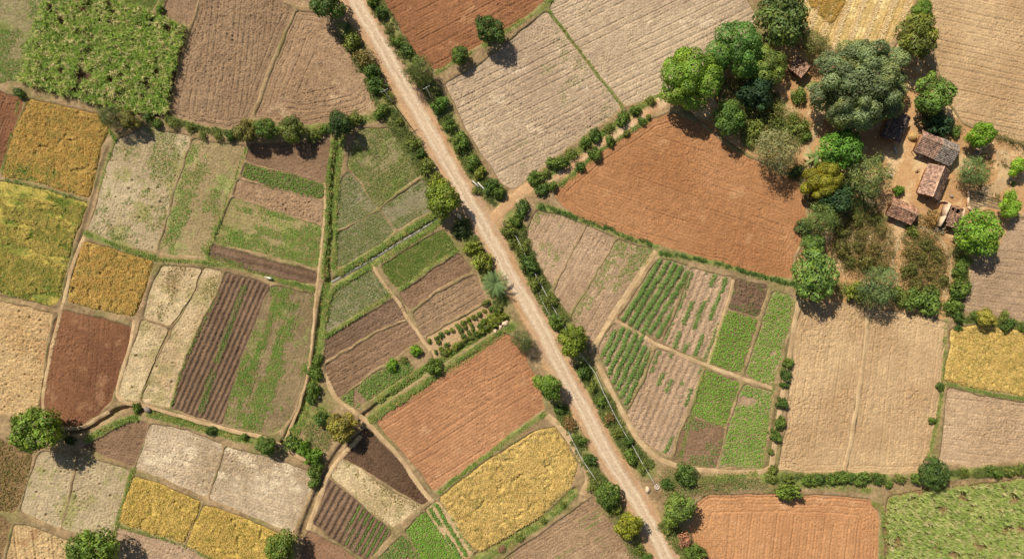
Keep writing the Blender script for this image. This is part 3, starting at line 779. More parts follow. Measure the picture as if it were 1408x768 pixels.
wd('few weeds on the pale strip by the very dark plot', 'F47', L_DRY, sp=.4, thr=.54, seed=2)
wd('few weeds at the edge of the dark square', 'F63', L_MID, sp=.4, thr=.58, seed=2, leafy=True, B=7, Wd=.2)
wd('thin green lines in the brown field below the bank', 'F54', L_WEED2, sp=.36, thr=.6, seed=9, rows=1.2, L=.18)
P_, d_ = FD['F23']
weeds('scrub_growth', 'dry brown scrub in the dark corner', P_, L_DRY, d_, sp=.6, thr=.42, st=(.2, .2), seed=4, leafy=True, B=12, Wd=.26, r=.5, cat='scrub')
Pq = outline([(14, 222), (60, 232), (106, 240), (102, 256), (60, 250), (8, 240)])
weeds('weed_growth', 'green grass band across the lower part of the orange wheat', Pq, L_WEED, (1, .2), sp=.3, thr=.38, seed=3, L=.75, B=7)
Pq = outline([(3, 252), (60, 264), (118, 284), (108, 306), (97, 336), (78, 412), (69, 417), (0, 399), (-80, 380), (-80, 280)])
weeds('weed_growth', 'green bands running through the yellow green wheat at the western edge', Pq, plant_mat((112, 134, 48), (150, 162, 70)), (1, .22), sp=.32, thr=.52, st=(.05, .26), seed=15, L=.75, B=6)
P_, d_ = FD['F57']
weeds('straw_row', 'pale rows of cut straw lying across the stubble field', P_, plant_mat((222, 194, 142), (236, 212, 164), None, .1), (-.35, 1), sp=.3, thr=.2, rows=3.3, L=.4, B=7, Wd=.1, cat='straw')
P_, d_ = FD['F56a']
weeds('weed_growth', 'faint green tinge of weeds in the middle of the pale tan field', P_, L_WEED2, d_, sp=.5, thr=.66, st=(.05, .12), seed=5, L=.18)

# ------------------------------------------------------------------ ways, channels and the ground relief
ROADC = line([(462, -60), (487, 0), (523, 60), (562, 130), (600, 197), (631, 252), (650, 287), (674, 326), (700, 378), (741, 444), (773, 510), (802, 560), (835, 627), (883, 698), (917, 768), (955, 850)], 1.0, .3)
BRANCH = line([(668, 312), (690, 288), (712, 268), (740, 252), (770, 238), (812, 206), (850, 180), (888, 153), (925, 133), (960, 118)], .8, .4)
PATHS = {  # key: (pixels, half width, label)
    'ditchpath': ([(447, 250), (446, 300), (440, 350), (436, 400), (431, 440), (428, 490), (418, 540), (400, 590), (390, 605)], .34, 'pale footpath along the western side of the main ditch'),
    'fork': ([(447, 512), (455, 535), (466, 552), (484, 563), (503, 577), (522, 598), (550, 630), (575, 665), (596, 690)], .6, 'pale footpath along the edge of the large orange field'),
    'junction': ([(512, 365), (524, 385), (538, 404), (552, 420), (560, 440), (572, 455), (583, 470), (592, 482)], .45, 'thin pale footpath between the dark ploughed plots'),
    'fieldpath': ([(902, 345), (880, 375), (858, 408), (838, 442), (818, 474), (812, 486)], .7, 'straw coloured footpath beside the wedge field'),
    'cross': ([(846, 441), (880, 460), (905, 475), (945, 490), (975, 504), (1020, 519), (1062, 534)], .5, 'cross path dividing the vegetable plots'),
    'upright': ([(1009, 384), (998, 424), (985, 465), (972, 504)], .5, 'straight path between the thin lines and the bright square'),
    'south': ([(822, 500), (845, 545), (870, 595), (900, 628), (930, 642), (985, 648), (1045, 650), (1062, 640)], .7, 'curved path around the south of the vegetable plots'),
    'eastveg': ([(1098, 412), (1092, 450), (1084, 500), (1070, 570), (1060, 640)], .7, 'path between the vegetable plots and the big tan field'),
    'tancentre': ([(1194, 425), (1186, 510), (1173, 590), (1160, 650)], .6, 'raised pale track through the middle of the big tan field'),
    'yardpath': ([(1103, 108), (1118, 130), (1130, 155), (1122, 180), (1108, 205), (1112, 228)], 1.0, 'dirt path curving round the great tree'),
    'scrubpath': ([(1262, 312), (1240, 325), (1230, 345), (1227, 372), (1236, 395)], .5, 'narrow path through the dry scrub'),
    'scrubpath2': ([(1262, 312), (1290, 322), (1304, 345), (1308, 380), (1300, 408)], .5, 'narrow path round the dry scrub towards the ruin'),
    'left': ([(118, 322), (100, 360), (88, 410), (80, 440), (66, 500), (56, 560), (70, 588), (110, 590), (150, 566)], .45, 'pale footpath round the oval red plot'),
    'mid': ([(186, 440), (172, 500), (156, 552), (205, 558), (300, 588), (370, 602), (400, 622), (432, 640)], .5, 'pale footpath above the pale tan plots'),
    'dline': ([(497, 600), (470, 625), (450, 655), (428, 712), (424, 728)], .6, 'footpath between the ditch and the furrowed plot'),
    'sandw': ([(1375, 205), (1385, 235), (1372, 262), (1350, 262)], 2.0, 'pale sandy patch beside the grey plot'),
    'goldpath': ([(752, 570), (774, 590), (795, 622), (812, 655), (800, 680)], .9, 'dirt track at the rounded end of the golden wheat'),
}
CHANNELS = {  # dug ditches: (pixels, half width, depth)
    'main': ([(466, 188), (460, 225), (456, 270), (455, 320), (452, 360), (452, 385), (445, 410), (438, 450), (434, 500), (424, 545), (402, 590), (388, 612)], .45, 1.2),
    'water': ([(606, 299), (585, 313), (560, 326), (530, 345), (502, 364), (470, 380), (455, 388)], .45, .55),
    'lower': ([(500, 575), (480, 600), (458, 630), (445, 655), (430, 690), (420, 715), (414, 735)], .4, .7),
    'west': ([(60, 590), (95, 596), (125, 590), (150, 572), (168, 560), (205, 562), (260, 578), (320, 594), (360, 602)], .4, 1.1),
    'orchard': ([(700, 438), (670, 458), (630, 482), (598, 502), (560, 528), (525, 552), (498, 572)], .3, .7),
    'wall': ([(150, 205), (138, 240), (128, 280), (116, 318), (104, 360), (88, 412)], .35, .35),
    'rill': ([(279, 370), (262, 412), (236, 448), (215, 490), (198, 540)], .3, .35),
    'y': ([(0, 408), (40, 414), (76, 424)], .3, .4),
    's': ([(1305, 450), (1298, 510), (1292, 560), (1276, 640)], .3, .3),
    'gold': ([(655, 762), (700, 738), (745, 712), (790, 672)], .35, .5),
}
GREENS = [  # strips of ground cover: (pixels, half width in m, density, leafy, label)
    ([(470, 190), (464, 230), (461, 280), (460, 330), (460, 368)], .8, 1.0, 'lush grass bank east of the main ditch'),
    ([(460, 195), (452, 240), (450, 290), (449, 340), (446, 380)], .75, 1.0, 'lush grass bank west of the main ditch'),
    ([(600, 294), (580, 306), (550, 322), (520, 343), (490, 362), (466, 376)], .75, 1, 'green bank on the north side of the water channel'),
    ([(606, 304), (586, 318), (560, 333), (530, 352), (500, 372), (468, 392), (452, 412), (446, 440)], .85, 1, 'green bank on the south side of the water channel'),
    ([(628, 342), (600, 360), (570, 382), (550, 398)], .5, .8, 'grass edge below the dark green paddy'),
    ([(538, 404), (505, 426), (470, 448), (448, 462)], .5, .8, 'grass edge below the olive paddy'),
    ([(450, 390), (444, 430), (440, 470), (436, 510), (424, 560), (408, 595)], .9, 1.0, 'bushy grass beside the narrow main ditch'),
    ([(287, 354), (330, 366), (385, 384), (432, 398)], .7, .8, 'grass bank below the two dark furrow strips'),
    ([(696, 436), (660, 458), (625, 482), (600, 498), (560, 522), (520, 550)], 1.0, 1.0, 'grass strip along the orchard ditch'),
    ([(705, 447), (660, 478), (620, 503), (585, 528), (540, 556), (508, 577)], 1.0, .9, 'weedy bund along the north edge of the large orange field'),
    ([(748, 568), (700, 602), (650, 640), (605, 676)], .5, .8, 'grassy bund between the large orange field and golden wheat'),
    ([(790, 676), (745, 718), (700, 745), (660, 768), (640, 785)], 1.1, .7, 'grassy bank below the golden wheat'),
    ([(118, 321), (150, 333), (185, 346), (214, 354)], .6, .9, 'green hedge grass above the small square of orange wheat'),
    ([(216, 356), (270, 360), (330, 368)], .35, .7, 'grass line above the pale straw plots'),
    ([(184, 645), (175, 670), (162, 712), (156, 740)], .45, .9, 'green bund beside the western yellow crop'),
    ([(120, 604), (145, 590), (170, 577), (190, 574)], .8, .9, 'grass on the bend of the western ditch'),
    ([(205, 568), (250, 580), (300, 594), (355, 608)], .7, .9, 'grass along the western ditch'),
    ([(162, 720), (210, 735), (258, 752), (330, 788)], .3, .6, 'thin green edge below the yellow crops'),
    ([(1200, 690), (1214, 700), (1212, 740), (1210, 790)], .4, .7, 'grass strip between bright orange field and sugarcane'),
    ([(1298, 527), (1350, 538), (1408, 548), (1500, 562)], .35, .7, 'green edge below the pale yellow crop'),
    ([(756, 16), (782, 50), (805, 80), (830, 115), (856, 148)], .22, .8, 'thin diagonal grass line across the large tan fields'),
    ([(600, 100), (622, 88), (650, 72)], .5, .5, 'grassy bund below the red brown field at the top'),
    ([(665, 62), (705, 38), (750, 8), (775, -15)], .6, .6, 'grassy bund between the red brown and large tan fields'),
    ([(1040, 650), (1000, 654), (960, 660), (930, 660)], .8, .6, 'grass belt south of the vegetable plots'),
    ([(1066, 660), (1110, 664), (1160, 668), (1195, 672)], .9, .4, 'dry grass under the long low hedge'),
    ([(1300, 440), (1296, 520), (1290, 570), (1276, 630)], .4, .6, 'grass line west of the pale yellow crop'),
    ([(24, 140), (18, 185), (3, 235)], .4, .6, 'thin grass west of the orange wheat'),
    ([(8, 246), (60, 258), (120, 278)], .3, .5, 'thin grass between two wheat plots'),
    ([(150, 180), (162, 190), (150, 215), (140, 250)], .45, .6, 'grass on the dark bund beside the orange wheat'),
    ([(338, 205), (320, 255), (296, 318), (284, 350)], .35, .7, 'grass line between fallow and striped plots'),
    ([(303, 400), (276, 450), (250, 510), (236, 556)], .25, .6, 'thin green edge of the furrowed plot'),
    ([(340, 176), (380, 178), (440, 178), (500, 166), (528, 158)], .9, .7, 'grass under the tree row by the curved field'),
    ([(230, 164), (270, 176), (310, 184), (335, 184)], .8, .6, 'scrubby grass along the brown ploughed fields'),
    ([(215, 30), (222, 8), (230, -20)], .5, .9, 'green strip beside the sugarcane corner'),
    ([(560, 730), (600, 692)], .3, .5, 'grass by the southern beds'),
    ([(934, 628), (950, 580), (968, 515)], .5, .9, 'green line west of the southern bright square'),
    ([(1062, 530), (1052, 590), (1046, 646)], .3, .4, 'grass line east of the southern corner plot'),
    ([(742, 284), (790, 297), (840, 316), (880, 330), (902, 338)], .7, 1.4, 'low dark hedge along the top of the tan wedges'),
    ([(907, 347), (950, 354), (985, 362), (1030, 374), (1090, 390)], .6, 1.4, 'low dark hedge along the top of the vegetable plots'),
    ([(800, 500), (822, 540), (845, 585), (868, 620), (890, 645)], 2.27, .8, 'low scrub on the eastern verge near the long white pipe'),
    ([(706, 300), (722, 350), (745, 400), (772, 445)], 2.27, .8, 'low scrub on the eastern verge near the fork'),
    ([(770, 560), (790, 600), (810, 640), (825, 665)], 1.75, .7, 'low scrub on the western verge by the golden wheat'),
    ([(535, 150), (560, 195), (590, 240), (610, 262)], 2.27, .7, 'low scrub on the western verge by the rounded paddy'),
    ([(612, 160), (640, 215), (665, 255), (685, 275)], 2.1, .6, 'low scrub on the eastern verge by the pale tan field'),
    ([(470, 40), (500, 90), (525, 140)], 2.1, .6, 'low scrub on the western verge by the curved field'),
    ([(515, 0), (545, 55), (572, 95), (600, 135)], 2.1, .6, 'low scrub on the eastern verge at the top'),
    ([(915, 715), (935, 750), (950, 790)], 2.27, .6, 'low scrub on the eastern verge at the bottom'),
    ([(635, 305), (650, 335), (668, 370), (690, 420)], 1.93, .6, 'low scrub on the western verge under the palm'),
    ([(734, 258), (770, 228), (812, 196), (860, 162), (910, 132)], 1.0, 1.0, 'grassy bund north of the branch track'),
    ([(770, 255), (815, 216), (850, 190), (890, 166)], .6, .9, 'grassy bund south of the branch track'),
    ([(1052, 656), (1110, 658), (1160, 656), (1215, 658)], 1.3, 1.0, 'low scrub filling the hedge under the big tan field'),
    ([(1300, 652), (1350, 648), (1408, 646), (1470, 640)], 1.1, .9, 'low scrub filling the hedge below the eastern tan field'),
    ([(1316, 440), (1350, 440), (1400, 448), (1450, 450)], .9, .8, 'low scrub along the top of the pale yellow crop'),
    ([(400, 592), (430, 574), (446, 560)], 1.2, .5, 'grass in the small enclosure by the main ditch'),
]
LANES = [('road', ROADC, 2.9), ('branch', BRANCH, 1.3)]
PL_ = {k: line(p, 1.0, .5) for k, (p, w, l) in PATHS.items()}
CH_ = {k: line(p, 1.0, .4) for k, (p, w, dep) in CHANNELS.items()}
GR_ = [line(p, 1.0, .5) for p, w, dn, l in GREENS]

GX0, GX1, GY0, GY1 = -150.0, 150.0, -90.0, 90.0
gx = np.arange(GX0, GX1 + .01, STEP); gy = np.arange(GY0, GY1 + .01, STEP)
GXX, GYY = np.meshgrid(gx, gy, indexing='ij')


def window(P, m):
    lo = P.min(0) - m; hi = P.max(0) + m
    i0, i1 = np.searchsorted(gx, [lo[0], hi[0]]); j0, j1 = np.searchsorted(gy, [lo[1], hi[1]])
    return slice(i0, i1), slice(j0, j1)


def line_field(P, m):
    """distance to a polyline on the ground grid, segment by segment"""
    D = np.full(GXX.shape, 99.0)
    for a, b in zip(P[:-1], P[1:]):
        s = window(np.array([a, b]), m)
        if GXX[s].size: D[s] = np.minimum(D[s], seg_dist(a, b, GXX[s], GYY[s]))
    return D


SD = np.full(GXX.shape, -9.0)
for P in FIELDS:
    s = window(P, 1.5)
    X, Y = GXX[s], GYY[s]
    q = line_field(np.concatenate([P, P[:1]]), 1.5)[s]
    ins = inside(P, X, Y)
    q = np.where(ins, np.minimum(q, 9), -q)
    SD[s] = np.maximum(SD[s], q)
bund = .22 + .30 * (fbm(GXX * .35, GYY * .35, 3) - .35) + .16 * (fbm(GXX * 1.4, GYY * 1.4, 2) - .5)
ROAD_D = np.minimum(line_field(ROADC, 7), line_field(BRANCH, 7) + 1.5)
flat = sstep(3.2, 5.5, ROAD_D)
bund = bund * flat + .02 * (1 - flat)
for k, (px, w, l) in PATHS.items():
    q = line_field(PL_[k], 3)
    t = sstep(w, w + .7, q); bund = bund * t + .10 * (1 - t)
Z = bund + (-.34 - bund) * sstep(-.32, .34, SD)
CHD = np.full(GXX.shape, 99.0)
for k, (px, w, dep) in CHANNELS.items():
    q = line_field(CH_[k], 4)
    CHD = np.minimum(CHD, q - w)
    t = (1 - sstep(w * .4, w + .55, q)) * sstep(2.5, 4.0, ROAD_D)
    Z = np.where(SD > .2, Z, Z - dep * t)
GREEN = np.zeros(GXX.shape)
for P, (px, w, dn, l) in zip(GR_, GREENS):
    q = line_field(P, w + 2)
    GREEN = np.maximum(GREEN, min(dn, 1) * (1 - sstep(w * .6, w + .5, q)))
DIRT = 1 - sstep(2.0, 3.8, ROAD_D + (fbm(GXX * .3, GYY * .3, 3) - .5) * 3)
VERGE = 1 - sstep(5.0, 8.0, ROAD_D)


def ground_z(x, y):
    fx = np.clip((np.asarray(x, float) - GX0) / STEP, 0, len(gx) - 1.001); fy = np.clip((np.asarray(y, float) - GY0) / STEP, 0, len(gy) - 1.001)
    i = fx.astype(int); j = fy.astype(int); a = fx - i; b = fy - j
    return (Z[i, j] * (1 - a) + Z[i + 1, j] * a) * (1 - b) + (Z[i, j + 1] * (1 - a) + Z[i + 1, j + 1] * a) * b


def stand_z(x, y):
    """height on which a thing stands: the ground, or the field sheet over it"""
    return float(max(ground_z(x, y), -.02))


m, nt, b = new_mat('earth')
ob = nd(nt, 'ShaderNodeTexCoord').outputs['Object']
gr = nd(nt, 'ShaderNodeAttribute', attribute_name='green').outputs['Fac']
dr = nd(nt, 'ShaderNodeAttribute', attribute_name='dirt').outputs['Fac']
n1 = noise(nt, ob, .22, 5, .65); n2 = noise(nt, ob, 1.6, 4, .7); n3 = noise(nt, ob, .09, 4, .6)
col = mix(nt, ramp(nt, n1, .35, .65), slin((168, 138, 104)), slin((138, 112, 82)))
col = mix(nt, ramp(nt, n3, .48, .62, 0, .6), col, slin((122, 116, 68)))
col = mix(nt, dr, col, mix(nt, ramp(nt, n1, .3, .7), slin((200, 158, 118)), slin((182, 140, 102))))
col = mix(nt, mathn(nt, 'MULTIPLY', gr, ramp(nt, n2, .2, .6, .5, 1)), col, lin((112, 122, 60)))
col = mix(nt, 1.0, col, ramp(nt, n2, .3, .7, .72, 1.2), 'MULTIPLY')
nt.links.new(col, b.inputs['Base Color']); bump(nt, b, n2, .1, .9)
EARTH = m
nxg, nyg = GXX.shape
ii = np.arange(nxg * nyg).reshape(nxg, nyg)
F = np.stack([ii[:-1, :-1], ii[1:, :-1], ii[1:, 1:], ii[:-1, 1:]], -1).reshape(-1, 4)
V = np.stack([GXX, GYY, Z], -1).reshape(-1, 3)
n0 = len(V); BIG = 2500.0
ox = [-BIG, GX0, GX1, BIG]; oy = [-BIG, GY0, GY1, BIG]
OV = [(x, y, .05) for x in ox for y in oy]
OF = [[n0 + i * 4 + j, n0 + (i + 1) * 4 + j, n0 + (i + 1) * 4 + j + 1, n0 + i * 4 + j + 1] for i in range(3) for j in range(3) if not (i == 1 and j == 1)]
V = np.concatenate([V, OV]); F = np.concatenate([F, OF])
zz = np.zeros(16)
o = link('ground', mesh_np('ground', V, F, EARTH, {'green': np.concatenate([GREEN.ravel(), zz]), 'dirt': np.concatenate([DIRT.ravel(), zz])}, smooth=True))
tag(o, 'dry earth bunds and verges between all the fields', 'ground', None, 'structure')


def ribbon(name, P, hw, mat, dz, n=9, label=None, cat='path', wob=.25, fixed=None, kind='structure'):
    t = np.gradient(P, axis=0); t /= np.linalg.norm(t, axis=1, keepdims=True)
    nr = np.stack([-t[:, 1], t[:, 0]], -1)
    w1 = hw * (1 + wob * 2 * (fbm(P[:, 0] * .35 + 3, P[:, 1] * .35, 3) - .5)); w2 = hw * (1 + wob * 2 * (fbm(P[:, 0] * .35 + 63, P[:, 1] * .35, 3) - .5))
    a = np.linspace(-1, 1, n)
    ww = np.where(a[None] < 0, w1[:, None], w2[:, None]) * a[None]
    x = P[:, None, 0] + nr[:, None, 0] * ww; y = P[:, None, 1] + nr[:, None, 1] * ww
    edge = np.abs(a)[None] > .99
    z = (np.maximum(ground_z(x, y), -.02) if fixed is None else np.full(x.shape, fixed)) + dz - edge * (.10 if fixed is None else .06)
    L = np.concatenate([[0], np.cumsum(np.linalg.norm(np.diff(P, axis=0), axis=1))])
    I = np.arange(len(P) * n).reshape(len(P), n)
    F = np.stack([I[:-1, :-1], I[1:, :-1], I[1:, 1:], I[:-1, 1:]], -1).reshape(-1, 4)[:, ::-1]
    fu = np.stack([np.broadcast_to(L[:, None], x.shape), ww, np.broadcast_to(a[None], x.shape)], -1).reshape(-1, 3)
    me = mesh_np(name, np.stack([x, y, z], -1).reshape(-1, 3), F, mat, vattrs={'fuv': fu}, smooth=True)
    return tag(link(name, me), label, cat, None, kind)


# road: graded pale surface with worn wheel tracks and orange shoulders (all one dirt surface)
m, nt, b = new_mat('road_dirt')
at = nd(nt, 'ShaderNodeAttribute', attribute_name='fuv').outputs['Vector']
ob = nd(nt, 'ShaderNodeTexCoord').outputs['Object']
sx = nd(nt, 'ShaderNodeSeparateXYZ'); nt.links.new(at, sx.inputs[0])
n1 = noise(nt, ob, .35, 4, .6); n2 = noise(nt, ob, 1.8, 4, .65)
mp = nd(nt, 'ShaderNodeMapping'); mp.inputs['Scale'].default_value = (.05, 1.6, 0); nt.links.new(at, mp.inputs[0])
n3 = noise(nt, mp.outputs[0], 1.0, 3, .6)
aw = mathn(nt, 'ABSOLUTE', mathn(nt, 'ADD', sx.outputs[1], mathn(nt, 'MULTIPLY', mathn(nt, 'SUBTRACT', n1, .5), 1.3)), 0.0)
col = mix(nt, ramp(nt, n1, .35, .65), slin((196, 154, 116)), slin((178, 136, 102)))
col = mix(nt, ramp(nt, aw, 1.2, 1.8, 1, 0), col, slin((204, 174, 146)))
col = mix(nt, ramp(nt, n3, .42, .62, 0, .55), col, slin((182, 154, 132)))
tr = ramp(nt, mathn(nt, 'ABSOLUTE', mathn(nt, 'SUBTRACT', aw, .8), 0.0), .12, .42, .6, 0)
col = mix(nt, tr, col, slin((220, 192, 164)))
n5 = noise(nt, ob, .8, 4, .7)
col = mix(nt, ramp(nt, n5, .56, .68, 0, .5), col, slin((176, 142, 112)))
col = mix(nt, 1.0, col, ramp(nt, n2, .3, .7, .84, 1.1), 'MULTIPLY')
nt.links.new(col, b.inputs['Base Color']); bump(nt, b, n2, .05, .6)
ROADM = m
ribbon('road', ROADC, 2.7, ROADM, .05, 15, 'straight pale dirt road with worn wheel tracks crossing all the fields', 'road', .2, fixed=.05)
PATHM = soil_mat((204, 170, 130), (178, 144, 108), None, 0, .1, .18, .3, .05)
TRACKM = soil_mat((206, 162, 122), (188, 144, 106), (216, 180, 144), .3, .35, .16, .1, .05)
ribbon('track', BRANCH, 1.35, TRACKM, .075, 9, 'orange branch track leaving the road towards the village', 'track', .2)
for k, (px, w, l) in PATHS.items():
    ribbon('path', PL_[k], w, PATHM, .05 if k != 'sandw' else .03, 7, l)

# water in the channel
m, nt, b = new_mat('water')
b.inputs['Base Color'].default_value = lin((112, 108, 94)); b.inputs['Roughness'].default_value = .35; b.inputs['Specular IOR Level'].default_value = .25
ribbon('water', CH_['water'], .28, m, 0, 5, 'grey shallow water in the grassy field channel', 'water', .3, fixed=-.16)

# grass on banks and verges
for P, (px, w, dn, l) in zip(GR_, GREENS):
    L = np.linalg.norm(np.diff(P, axis=0), axis=1).sum()
    hedge = dn > 1; scrub = 'scrub' in l
    n = int(L * w * 2 * (13 if not hedge else 5) * dn * (1.5 if scrub else 1))
    i = rng.random(n) * (len(P) - 1.001); k = i.astype(int); f = (i - k)[:, None]
    q = P[k] * (1 - f) + P[k + 1] * f
    t = P[k + 1] - P[k]; t /= np.linalg.norm(t, axis=1, keepdims=True)
    off = (rng.random(n) + rng.random(n) - 1) * w * 1.15
    x = q[:, 0] - t[:, 1] * off; y = q[:, 1] + t[:, 0] * off
    c = fbm(x * .45, y * .45, 3)
    kp = (c > (.30 if not scrub else .36)) & (np.abs(off) < w * (.55 + .8 * c))
    x, y, c = x[kp], y[kp], c[kp]
    gz = np.maximum(ground_z(x, y), -.1)
    if scrub:
        parts = [rosettes(x, y, gz, .25 + 1.1 * np.clip(c - .36, 0, .6), 1.2, 12, .2), blades(x, y, gz, 4, .4, .08, (.2, 1.1), .5, .15)]
        mt = plant_mat((78, 96, 42), (134, 140, 72), None)
    elif hedge:
        parts = [rosettes(x, y, gz, .42, 1.3, 16, .2)]; mt = L_MID2 if 'L_MID2' in globals() else plant_mat((52, 84, 34), (92, 118, 52), None)
    else:
        parts = [blades(x, y, gz - .03, 6, .42, .085, (.2, 1.1), .6, .14)]; mt = L_BANK
    nm = 'hedge_growth' if hedge else 'verge_scrub' if scrub else 'grass_bank'
    tag(link(nm, cat_mesh(nm, parts, mt)), l, 'hedge' if hedge else 'scrub' if scrub else 'grass', None, 'stuff')

# dry scrub inside the village, thorny cover below the dense trees
def scrub(label, px, mat, sp=.7, thr=.4, seed=1., r=.55, m=16, leaf=.2, name='scrub_growth'):
    P = outline(px)
    x, y = scatter(P, sp)
    n = fbm(x * .22 + seed, y * .22 + seed * 2, 3)
    k = n > thr; x, y, n = x[k], y[k], n[k]
    gz = np.maximum(ground_z(x, y), 0)
    parts = [rosettes(x, y, gz, r * (.6 + .9 * np.clip(n - thr, 0, .4) / .25), 1.1, m, leaf), blades(x, y, gz, 5, .6, .09, (.3, 1.2), .5, .25)]
    return tag(link(name, cat_mesh(name, parts, mat)), label, 'scrub', None, 'stuff')
S_DRY = plant_mat((84, 88, 40), (132, 124, 66), (124, 104, 62))
S_GRN = plant_mat((92, 116, 52), (138, 150, 78), (150, 130, 82))
scrub('brown dry thicket west of the scrub path', [(1150, 300), (1190, 292), (1225, 318), (1228, 340), (1222, 375), (1195, 382), (1160, 372), (1140, 345)], S_DRY, .9, .08, 2, 1.0, 46, .24)
scrub('brown dry thicket east of the scrub path, inside the looping path', [(1245, 335), (1275, 322), (1300, 345), (1304, 380), (1295, 405), (1250, 402), (1236, 380)], S_DRY, .9, .12, 5, 1.0, 46, .24)
scrub('olive thicket between the dense trees and the path', [(990, 146), (1050, 135), (1085, 150), (1112, 170), (1110, 190), (1085, 205), (1050, 210), (1020, 195)], S_GRN, .8, .12, 3, 1.0, 46, .24)
scrub('scattered dry tufts on the sandy ground east of the huts', [(1350, 205), (1400, 212), (1408, 285), (1385, 290), (1345, 262)], S_DRY, .8, .56, 7, .35, 10)
scrub('weeds between the tiled hut and the ruin', [(1255, 300), (1280, 290), (1300, 300), (1296, 325), (1262, 340), (1240, 330)], S_DRY, .65, .36, 9, .45, 12)
scrub('low green growth beside the reddish hut', [(1150, 280), (1185, 272), (1220, 300), (1215, 312), (1175, 305)], S_GRN, .6, .25, 4, .6, 18)
scrub('weedy growth inside the small enclosure by the main ditch', [(408, 590), (425, 575), (450, 578), (458, 600), (448, 620), (425, 615), (402, 606)], S_GRN, .6, .42, 6, .5, 14)
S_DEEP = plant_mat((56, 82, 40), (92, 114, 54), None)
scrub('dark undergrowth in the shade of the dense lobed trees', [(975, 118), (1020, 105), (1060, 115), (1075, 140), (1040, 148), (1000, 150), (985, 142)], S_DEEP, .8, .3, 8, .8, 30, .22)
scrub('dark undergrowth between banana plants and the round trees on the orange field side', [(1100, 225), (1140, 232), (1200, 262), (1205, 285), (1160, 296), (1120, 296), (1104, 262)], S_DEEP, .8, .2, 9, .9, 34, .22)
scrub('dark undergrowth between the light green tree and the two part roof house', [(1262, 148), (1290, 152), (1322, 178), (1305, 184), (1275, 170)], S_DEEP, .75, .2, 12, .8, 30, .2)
scrub('green undergrowth along the southern edge of the thickets', [(1135, 385), (1180, 392), (1240, 402), (1300, 418), (1318, 412), (1312, 432), (1240, 416), (1150, 406)], S_GRN, .75, .25, 14, .8, 30, .22)
scrub('green scrub between the east side bushes of the thickets', [(1308, 340), (1324, 342), (1330, 380), (1322, 418), (1310, 410), (1312, 375)], S_GRN, .75, .25, 17, .8, 30, .22)
scrub('ragged scrub at the junction below the vegetable plots', [(905, 655), (930, 645), (960, 652), (1040, 656), (1050, 668), (960, 676), (915, 682)], S_GRN, .7, .30, 19, .8, 30, .2)
scrub('ragged scrub on the western verge at the bottom', [(822, 660), (838, 676), (860, 705), (880, 745), (890, 775), (872, 770), (850, 720), (820, 680)], S_GRN, .7, .25, 23, .85, 30, .2)
scrub('dry bushy strip along the north side of the eastern tan field', [(1366, 183), (1390, 192), (1420, 202), (1470, 215), (1470, 222), (1405, 208), (1372, 193)], S_DRY, .7, .2, 29, .7, 26, .2)

# ------------------------------------------------------------------ trees and bushes
TREEM = tree_leaf_mat()
BARK = simple_mat('bark', (112, 92, 72), (78, 62, 48), 6, .9, .05)


def fib(n, zmin=-.5):
    i = np.arange(n) + rng.random(n) * .6
    z = zmin + (1 - zmin) * (1 - i / n); a = i * 2.39996 + rng.random() * 6
    r = np.sqrt(np.clip(1 - z * z, 0, 1))
    return np.stack([r * np.cos(a), r * np.sin(a), z], -1)


def crown_mesh(name, lobes, lobe_r, leaf, n, rz=.75, hz=1.2, asp=.55, fuzz=.12, lift=.25, core=.55, zmin=-.45, mid=.55):
    """a crown of radius 1: leaves gathered on many uneven lobes, gaps left between them"""
    D = fib(lobes, zmin); D += rng.normal(0, .16, D.shape); D /= np.linalg.norm(D, axis=1, keepdims=True)
    R = core + (1.08 - core) * rng.random(lobes) ** .7
    lr = lobe_r * (.7 + .7 * rng.random(lobes))
    C = D * (R * (1 - lr * .75))[:, None] * [1, 1, rz]
    C = np.concatenate([C, np.zeros((1, 3)), rng.normal(0, .22, (max(2, lobes // 6), 3)) * [1, 1, rz]]); lr = np.concatenate([lr, [mid], np.full(len(C) - lobes - 1, lobe_r * 1.2)])
    per = np.maximum(6, (n * lr ** 2 / (lr ** 2).sum()).astype(int))
    P = []; N = []; RR = []
    for c, r, k in zip(C, lr, per):
        d = rng.normal(0, 1, (k, 3)); d[:, 2] += lift; d /= np.linalg.norm(d, axis=1, keepdims=True)
        p = c + d * (r * (1 + rng.normal(0, fuzz, k)))[:, None] * [1, 1, .85]
        P.append(p); N.append(d); RR.append(np.clip(.1 + .8 * rng.random() + rng.normal(0, .2, k), 0, 1))
    P = np.concatenate(P); N = np.concatenate(N); RR = np.concatenate(RR)
    keep = np.ones(len(P), bool); own = np.repeat(np.arange(len(C)), per)
    for i, (c, r) in enumerate(zip(C, lr)):
        keep &= ~((np.linalg.norm(P - c, axis=1) < r * .72) & (own != i))
    P, N, RR = P[keep], N[keep], RR[keep]
    V, F = leafquads(P + [0, 0, hz], N + rng.normal(0, .28, N.shape), leaf, asp)
    return mesh_np(name, V, F, TREEM, {'rnd': np.repeat(RR, 4)})


